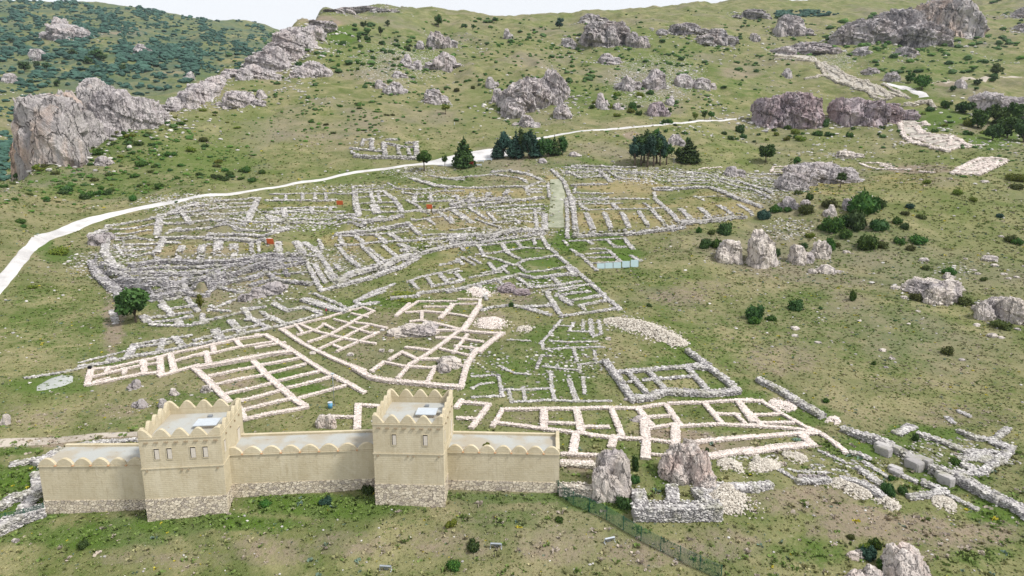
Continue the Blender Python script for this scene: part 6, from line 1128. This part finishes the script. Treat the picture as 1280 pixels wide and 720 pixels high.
tree(1151, 112, 20, 22, 'leaf_mid', 'round green tree beside the paved path end', 'broadleaf_tree', 71, .08, n=1000)
tree(1137, 104, 14, 14, 'leaf_mid', 'tree left behind the round tree by the paved path', 'broadleaf_tree', 72, .08, n=500)
tree(1245, 95, 16, 17, 'leaf_olive', 'yellowish round tree by the far track', 'broadleaf_tree', 73, .1, n=700)
tree(1242, 102, 8, 10, 'leaf_dark', 'dark low tree in front of the yellowish one', 'broadleaf_tree', 74, .05, n=400)
tree(1222, 106, 8, 11, 'leaf_dark', 'dark low tree left of the yellowish one', 'broadleaf_tree', 75, .05, n=400)
tree(1190, 114, 8, 9, 'leaf_dark', 'small dark tree on the meadow above the gully', 'broadleaf_tree', 76, .05, n=300)
tree(1220, 113, 5, 7, 'leaf_dark', 'tiny dark tree at the upper rim of the gully', 'broadleaf_tree', 77, .05, n=250)
GT = 'broadleaf trees filling the gully'
for i, (px_, pb, h, w, mt, lb) in enumerate(((1222, 160, 24, 26, 'leaf_mid', 'left one'), (1244, 158, 28, 30, 'leaf_mid', 'top middle one'), (1264, 152, 24, 28, 'leaf_mid', 'top right one'), (1258, 172, 28, 30, 'leaf_mid', 'lower right one, light green'), (1278, 178, 32, 30, 'leaf_dark', 'dark one cut by the right edge'), (1240, 175, 20, 22, 'leaf_dark', 'lower dark one'), (1205, 142, 14, 24, 'leaf_dark', 'dark one at the far left'), (1182, 136, 12, 14, 'leaf_mid', 'smallest one uphill at the left'))):
    tree(px_, pb, h, w, mt, 'tree in the gully at the right edge, '+lb, 'broadleaf_tree', 80+i, .08, n=1500, group=GT)
for i, (px_, pb, w) in enumerate(((60, 87, 11), (47, 83, 9), (31, 89, 17), (46, 84, 10), (57, 86, 9), (92, 72, 14), (111, 80, 13), (123, 88, 9), (119, 74, 18), (72, 108, 11), (60, 108, 8), (40, 106, 8), (14, 54, 8), (154, 89, 12), (130, 76, 14))):
    tree(px_, pb, w*.75, w, 'leaf_dark', 'round dark oak scattered over the far slope beyond the gorge', 'oak_tree', 100+i, .05, n=350, group='oaks on the far slope')
# green fence, lamps, boards and other small things
def fence(pts, hts, label):
    W = [np.array(G(*p)) for p in pts]; e = empty('wire_fence', W[0], label, 'fence')
    for i, w in enumerate(W):
        mb = MB().tube((0, 0, -.3), (0, 0, hts), .055, .055, 6); o = mb.build('post', M['green'], e); o.location = w-W[0]
        if i == len(W)-1: break
        n = W[i+1]; L = np.linalg.norm((n-w)[:2]); mb = MB(); k = int(L/.16)
        for j in range(1, k): 
            t = j/k; q = (n-w)*t; mb.tube((q[0], q[1], q[2]), (q[0], q[1], q[2]+hts-.08), .021, .021, 3, False)
        for j in range(12): zz = .05+j*(hts-.15)/11; mb.tube((0, 0, zz), (n[0]-w[0], n[1]-w[1], n[2]-w[2]+zz), .021, .021, 3, False)
        o = mb.build('mesh_panel', M['green'], e); o.location = w-W[0]
t7 = T(640, 520, 3.6)
fence(t7('195,345 207,350 275,402 348,432 425,468 500,514 580,562 668,608 755,650 845,694 940,738'), 1.9, 'green wire mesh fence running from the rebuilt wall down past the smooth boulder')
fence([(-20, 663), (9, 657), (32, 652), (56, 645)], 1.8, 'short green wire fence before the forked rubble walls at the left edge')
# a worn footpath of short lush grass follows the fence: weeds handle it
def floodlight(px, py, rz, label):
    x, y, z = G(px, py); e = empty('floodlight', (x, y, z), label, 'floodlight', 'floodlights on the grass before the wall', rz)
    MB().box((0, 0, .50), (1.25, .22, .30), 0, .5).build('lamp_housing', M['greymetal'], e)
    MB().box((0, -.135, .58), (1.10, .04, .22), 0, .5).build('lens', M['whitemetal'], e)
    for s_ in (-1, 1): MB().tube((s_*.66, 0, 0), (s_*.66, 0, .62), .04, .04, 6).tube((s_*.66, -.3, .03), (s_*.66, .3, .03), .04, .04, 6).build('bracket', M['whitemetal'], e)
    MB().box((0, .28, .12), (.5, .35, .22)).build('ballast_box', M['greymetal'], e)
floodlight(482, 713, -.1, 'silver floodlight at the bottom edge below the right tower'); floodlight(620, 685, -.08, 'silver floodlight on the grass below the right wall stretch'); floodlight(762, 678, .35, 'silver floodlight near the green fence, turned askew')
def pole(px, py, h, label, lean=0, mat='greymetal', head=True, r=.06, name='light_pole'):
    x, y, z = G(px, py); e = empty(name, (x, y, z), label, 'pole'); MB().tube((0, 0, -.3), (lean*h, 0, h), r, r*.7, 8).build('pole', M[mat], e, True)
    MB().tube((0, 0, 0), (0, 0, .12), r*3, r*3, 10).build('foot', M[mat], e)
    if head: MB().box((lean*h, -.15, h), (.5, .5, .16)).build('lamp_head', M['whitemetal'], e)
pole(418, 507, 5.6, 'thin grey light pole beside the blue drum')
pole(842, 211, 4.2, 'pale light pole in front of the broad dark tree'); pole(882, 207, 3.4, 'leaning post on the grass right of the broad dark tree', -.25, 'wood', False, .08, 'post')
pole(568, 156, 1.6, 'small white marker post on the open slope', 0, 'whitemetal', False, .12, 'post')
x, y, z = G(413, 510); e = empty('drum', (x, y, z), 'blue plastic drum standing beside the thin light pole', 'drum')
MB().tube((0, 0, 0), (0, 0, .95), .36, .38, 16).build('body', M['blue'], e, True); MB().tube((0, 0, .95), (0, 0, 1.02), .40, .40, 16).build('rim', M['whitemetal'], e)
M['orange'] = plain('orange_red_board', (.72, .16, .06), .6, 0, .12)
for px_, py_, w, h, lb in ((425, 259, 2.3, 1.6, 'orange red board on legs in the long ochre hall of the temple'), (537, 264, 2.0, 1.6, 'orange red board on legs right of the temple hall'), (339, 309, 2.0, 1.8, 'orange red board on legs among the terrace storerooms')):
    x, y, z = G(px_, py_); e = empty('information_board', (x, y, z), lb, 'board', 'orange red boards in the temple'); MB().box((0, 0, .8+h/2), (w, .08, h), 0, .35).build('panel', M['orange'], e)
    for s_ in (-1, 1): MB().tube((s_*w*.4, .1, 0), (s_*w*.4, .1, .9+h*.4), .05, .05, 6).build('leg', M['black'], e)
m, nt, b = newmat('pale_plastic_glass'); M['glass'] = m; b.inputs['Base Color'].default_value = (.50, .66, .70, 1); b.inputs['Roughness'].default_value = .25; b.inputs['Alpha'].default_value = .85; b.inputs['Specular IOR Level'].default_value = .5
tb = T(660, 285, 7.2); sh = tb('655,366 728,364 802,362 880,357 957,352')
for i, q in enumerate(sh):
    x, y, z = G(*q); e = empty('glass_sheet', (x, y, z), ('leftmost and lowest', 'second', 'middle', 'fourth', 'rightmost and highest')[i]+' of the five pale blue sheets standing along the green floored plot', 'sheet', 'pale blue sheets', .03)
    w = 73/7.2/F*y; h = (48, 52, 54, 60, 66)[i]/7.2/F*y; MB().box((0, 0, h/2+.05), (w*.96, .05, h), 0, -.12).build('pane', M['glass'], e)
    for s_ in (-1, 1): MB().box((s_*w*.485, .0, h/2+.05), (.06, .08, h+.05), 0, -.12).build('frame_bar', M['greymetal'], e)
# seating and red sunshade under the big conifer
M['red'] = plain('dark_red_cloth', (.30, .03, .03), .8)
for px_, py_, w, lb in ((589, 209, 2.2, 'dark red stall right of the trunk of the big conifer'), (582, 210, 2.6, 'dark red table under the big conifer, left of the stall')):
    x, y, z = G(px_, py_); e = empty('market_stall', (x, y, z), lb, 'stall'); hh = 2.2 if w < 2.5 else .9
    MB().box((0, 0, hh), (w, 1.6, .22)).build('top', M['red'], e); MB().box((0, -.7, hh*.5), (w*.96, .05, hh*.75)).build('front_cloth', M['red'], e)
    for sx in (-1, 1):
        for sy in (-1, 1): MB().tube((sx*w*.45, sy*.72, 0), (sx*w*.45, sy*.72, hh), .04, .04, 6).build('leg', M['wood'], e)
for px_, py_, lb in ((601, 203, 'pale stone bench at the edge of the car park, left one'), (611, 201, 'pale stone bench at the edge of the car park, right one'), (598, 208, 'long low white bench in front of the car park')):
    x, y, z = G(px_, py_); e = empty('bench', (x, y, z), lb, 'bench', 'benches by the car park'); MB().box((0, 0, .5), (3.0, .6, .14)).build('seat', M['whitemetal'], e); MB().box((0, .3, .85), (3.0, .12, .4)).build('backrest', M['whitemetal'], e)
    for s_ in (-1, 1): MB().box((s_*1.2, 0, .21), (.3, .5, .42)).build('leg', M['whitemetal'], e)
x, y, z = G(113, 463); e = empty('ground_lamp', (x, y, z), 'small black lamp box on the corner of the narrow strip of footings', 'lamp'); MB().tube((0, 0, 0), (0, 0, .35), .08, .08, 8).build('stem', M['black'], e); MB().prism([(-.3, -.25), (.3, -.25), (.2, .25), (-.2, .25)], .35, .85).build('housing', M['black'], e)
# visitors
def person(px, py, label, top, legs, rz=0, step=.12):
    x, y, z = G(px, py); me = bpy.data.meshes.new('person')
    J = [(0, 0, .95), (0, 0, 1.18), (0, 0, 1.40), (0, 0, 1.50), (0, .01, 1.60), (0, .01, 1.74),
         (-.19, 0, 1.40), (-.25, -.02, 1.13), (-.24, -.10, .88), (-.24, -.13, .80), (.19, 0, 1.40), (.25, .02, 1.13), (.24, -.08, .88), (.24, -.11, .80),
         (-.10, 0, .90), (-.11, -step, .50), (-.11, step*.2, .08), (-.11, -.14+step*.2, .03), (.10, 0, .90), (.11, step*.4, .50), (.11, step, .08), (.11, -.14+step, .03)]
    E = [(0, 1), (1, 2), (2, 3), (3, 4), (4, 5), (2, 6), (6, 7), (7, 8), (8, 9), (2, 10), (10, 11), (11, 12), (12, 13), (0, 14), (14, 15), (15, 16), (16, 17), (0, 18), (18, 19), (19, 20), (20, 21)]
    Rr = [.15, .14, .15, .06, .095, .09, .07, .05, .038, .035, .07, .05, .038, .035, .10, .07, .05, .04, .10, .07, .05, .04]
    me.from_pydata(J, E, []); o = bpy.data.objects.new('person', me); COL.objects.link(o); o.location = (x, y, z); o.rotation_euler = (0, 0, rz)
    o.modifiers.new('skin', 'SKIN'); sv = me.skin_vertices[0].data
    for k, r in enumerate(Rr): sv[k].radius = (r, r*.8)
    sv[0].use_root = True; o.modifiers.new('sub', 'SUBSURF').levels = 1; o.modifiers['sub'].render_levels = 1
    m, nt, b = newmat('clothing'); s = N(nt, 'ShaderNodeSeparateXYZ'); nt.links.new(objco(nt), s.inputs[0]); f = math_(nt, 'GREATER_THAN', s.outputs[2], .95); g = math_(nt, 'GREATER_THAN', s.outputs[2], 1.47)
    c = mixc(nt, g, mixc(nt, f, legs, top), (.42, .26, .18)); nt.links.new(c, b.inputs['Base Color']); me.materials.append(m)
    v, f_ = ICO[2]; hv = v*np.array([.105, .12, .10])+np.array([0, .03, 1.735]); hr = mesh_obj('hair', hv, f_, M['black'], o, True); tag(o, label, 'person')
person(333.5, 291, 'person in black standing on the temple wall above the dark front wall', (.015, .015, .02), (.02, .02, .025), .4)
person(408, 394, 'person in a dark red top walking by the upper corner of the fan shaped foundations', (.30, .05, .06), (.06, .06, .10), 1.2, .2)
# tufts on the walkway
W0 = G(560, 612)
for px_, py_, wd, lb in ((608, 556, .8, 'green tuft on the walkway of the right wall stretch, rear one'), (610, 563, .75, 'green tuft on the walkway of the right wall stretch, front one')):
    zz = 5.6; rg_ = (py_-360)/F
    uu = ray_pt(px_, py_, 1.0); tdn = (HC-WALK_Z)/(HC-uu[2]); o = bpy.data.objects.new('grass_tuft', BM['leaf_lime'][2]); COL.objects.link(o); o.location = (uu[0]*tdn, tdn, WALK_Z-.02); o.scale = (wd*.8, wd*.7, .35); tag(o, lb, 'plant', 'tufts on the wall walk')

# ------------------------------------------------------------------ weeds, tussocks and loose stones: nobody could count these
def weeds():
    rng = np.random.default_rng(3); n = 150000
    y = np.exp(rng.uniform(math.log(60), math.log(420), n)); u = rng.uniform(-.92, .92, n)*1.0; x = u*y
    den = n2(x, y, 9, 3, 61)+.35*n2(x, y, 2.2, 2, 62); keep = (den > -.45+.25*np.clip((y-110)/100, 0, 1)+.3*rng.normal(size=n)) & (rng.random(n) > (y-200)/240); x, y = x[keep], y[keep]; z = zt(x, y)
    cov, rb = masks(x, y, z); px, py = proj(x, y, z)
    # nothing sprouts on the road, the street or under the walls of the rebuilt fort
    ok = ~((px > 693) & (px < 708) & (py > 222) & (py < 285)); 
    up = np.interp(px, [p[0] for p in upp], [p[1] for p in upp]); lo_ = np.interp(px, [p[0] for p in low], [p[1] for p in low]); ok &= ~((px < 615) & (py > up-1.5) & (py < lo_+1.5))
    x, y, z, cov = x[ok], y[ok], z[ok], cov[ok]; n = len(x); s = np.clip(y*.0019, .14, .55)*rng.uniform(.5, 1.5, n)**1.2*np.where((rng.random(n) < .10+.22*np.clip(cov[:, 0], 0, 1)) & (y < 100), 2.7, 1)
    km = rng.random(n)*.86; km = np.where(rng.random(n) < .25+.5*np.clip(cov[:, 0], 0, 1), .55+rng.random(n)*.2, km*.5)
    ba = rng.random(n) < .05+.32*np.clip(cov[:, 2], 0, 1); km = np.where(ba, .85, km); km = np.where(rng.random(n) < .03, .95, km); km = np.where(rng.random(n) < .012, .99, km)
    s = s*np.where(ba & (y < 115), rng.uniform(.8, 1.2, n), 1)
    K = 7; d = rng.normal(size=(n, K, 3)); d[..., 2] = np.abs(d[..., 2])+.35; d /= np.linalg.norm(d, axis=2)[..., None]
    b0 = np.stack([x, y, z-.02], -1)[:, None, :]+d*np.array([.35, .35, .05])*s[:, None, None]; tip = b0+d*s[:, None, None]*np.array([.7, .7, .55]); t = np.cross(d, rng.normal(size=(n, K, 3))); t /= np.linalg.norm(t, axis=2)[..., None]; t = t*s[:, None, None]*.34
    V = np.stack([b0-t, b0+t, tip+t*.7, tip-t*.5], 2).reshape(-1, 3); Fq = np.arange(len(V)).reshape(-1, 4)
    tone = np.repeat(rng.random(n), K*4)*.6+np.repeat(rng.random(n*K), 4)*.4
    o = mesh_obj('grass_and_weeds', V, Fq, M['weed'], attrs={'tone': tone, 'kind_mix': np.repeat(km, K*4), 'cover': np.repeat(cov, K*4, axis=0)}); tag(o, 'tufts of grass and weeds over the slopes and between the ruins', 'grass', kind='stuff')
weeds()
def loose():
    rng = np.random.default_rng(8); n = 70000; y = np.exp(rng.uniform(math.log(66), math.log(760), n)); x = rng.uniform(-.8, .8, n)*y; z = zt(x, y); cov, rb = masks(x, y, z)
    hill = np.clip((y-300)/60, 0, 1)*(n2(x, y, 34, 3, 83) > .22)*.45; pr = hill+.02+.9*np.clip(rb, 0, 1)*.9+.04*(n2(x, y, 25, 3, 71) > .15); k = rng.random(n) < pr; x, y, z = x[k], y[k], z[k]
    px, py = proj(x, y, z); up = np.interp(px, [p[0] for p in upp], [p[1] for p in upp]); lo_ = np.interp(px, [p[0] for p in low], [p[1] for p in low]); k = ~((px < 615) & (py > up-1.5) & (py < lo_+1.5)); x, y, z = x[k], y[k], z[k]
    n = len(x); s = np.clip(y*.0027, .16, 1.3)*rng.uniform(.5, 1.5, n)**1.5
    for rx_, ry_, rr_ in ROCKS:      # fallen stones round the foot of every outcrop
        if rr_ < .8: continue
        far_ = ry_ > 330; k = int(min(60 if far_ else 26, 8+rr_*(5 if far_ else 3))); a = rng.uniform(0, 6.28, k); q = rr_*(.75+rng.exponential(.6 if far_ else .45, k)); x = np.append(x, rx_+np.cos(a)*q); y = np.append(y, ry_+np.sin(a)*q*.9); s = np.append(s, np.clip(rr_*.12, .2, 2.2)*rng.uniform(.4, 1.7, k)**1.4)
    z = zt(x, y); n = len(x)
    S = s[:, None]*rng.uniform(.7, 1.3, (n, 3))*np.array([1.2, 1, .6]); v, f, t = stones(np.stack([x, y, z+s*.08], -1), S, False, rng); o = mesh_obj('loose_stones', v, f, M['grey_stone'], attrs={'tone': t*.7+.3}); tag(o, 'loose stones strewn over the grass and the ruins', 'stones', kind='stuff')
loose()
# ------------------------------------------------------------------ light and air
w = bpy.data.worlds.new('World'); SC.world = w; w.use_nodes = True; nt = w.node_tree
bg = nt.nodes['Background']; sky = nt.nodes.new('ShaderNodeTexSky'); sky.sky_type = 'NISHITA'; sky.sun_disc = False
SUN_EL, SUN_AZ = math.radians(52), math.radians(112)      # azimuth clockwise from +Y
sky.sun_elevation = SUN_EL; sky.sun_rotation = SUN_AZ; sky.altitude = 1000; sky.air_density = 1.2; sky.dust_density = 4.0; sky.ozone_density = 1.0
# thin bright overcast: the blue is mostly veiled
hs = nt.nodes.new('ShaderNodeHueSaturation'); hs.inputs['Saturation'].default_value = .35; hs.inputs['Value'].default_value = 1.0
nt.links.new(sky.outputs[0], hs.inputs['Color']); mx = nt.nodes.new('ShaderNodeMix'); mx.data_type = 'RGBA'; mx.inputs[0].default_value = .55; mx.inputs[7].default_value = (12.4, 12.5, 12.8, 1)
nt.links.new(hs.outputs[0], mx.inputs[6]); nt.links.new(mx.outputs[2], bg.inputs[0]); bg.inputs[1].default_value = .060
sd = bpy.data.lights.new('sun', 'SUN'); sd.energy = 2.2; sd.angle = math.radians(9); sd.color = (1, .955, .89); so = bpy.data.objects.new('sun', sd); COL.objects.link(so)
d = Vector((math.sin(SUN_AZ)*math.cos(SUN_EL), math.cos(SUN_AZ)*math.cos(SUN_EL), math.sin(SUN_EL))); so.rotation_euler = (-d).to_track_quat('-Z', 'Y').to_euler(); so.location = d*300
SC.render.engine = 'CYCLES'
vs = SC.view_settings; vs.view_transform = 'Standard'; vs.look = 'None'; vs.gamma = 1; vs.exposure = EXPO; vs.use_curve_mapping = False
SC.render.film_transparent = False

# the air: one even, very thin volume round everything
_Z = ZTAB[:, LQ < math.log(3990)]
hz0, hz1 = float(_Z.min())-1.0, max(float(_Z.max()), HC)+30
pts = [(-3300, -30), (3300, -30), (4900, 4060), (-4900, 4060)]
hzo = MB().prism(pts, hz0-3, hz1).build('haze', None); tag(hzo, kind='stuff')
m = bpy.data.materials.new('thin_air'); m.use_nodes = True; nt = m.node_tree; nt.nodes.clear(); o_ = nt.nodes.new('ShaderNodeOutputMaterial'); pv = nt.nodes.new('ShaderNodeVolumePrincipled')
pv.inputs['Color'].default_value = (.72, .84, 1, 1); pv.inputs['Density'].default_value = .00004; pv.inputs['Anisotropy'].default_value = .2; nt.links.new(pv.outputs[0], o_.inputs['Volume']); hzo.data.materials.append(m)
print('haze', hz0, hz1)
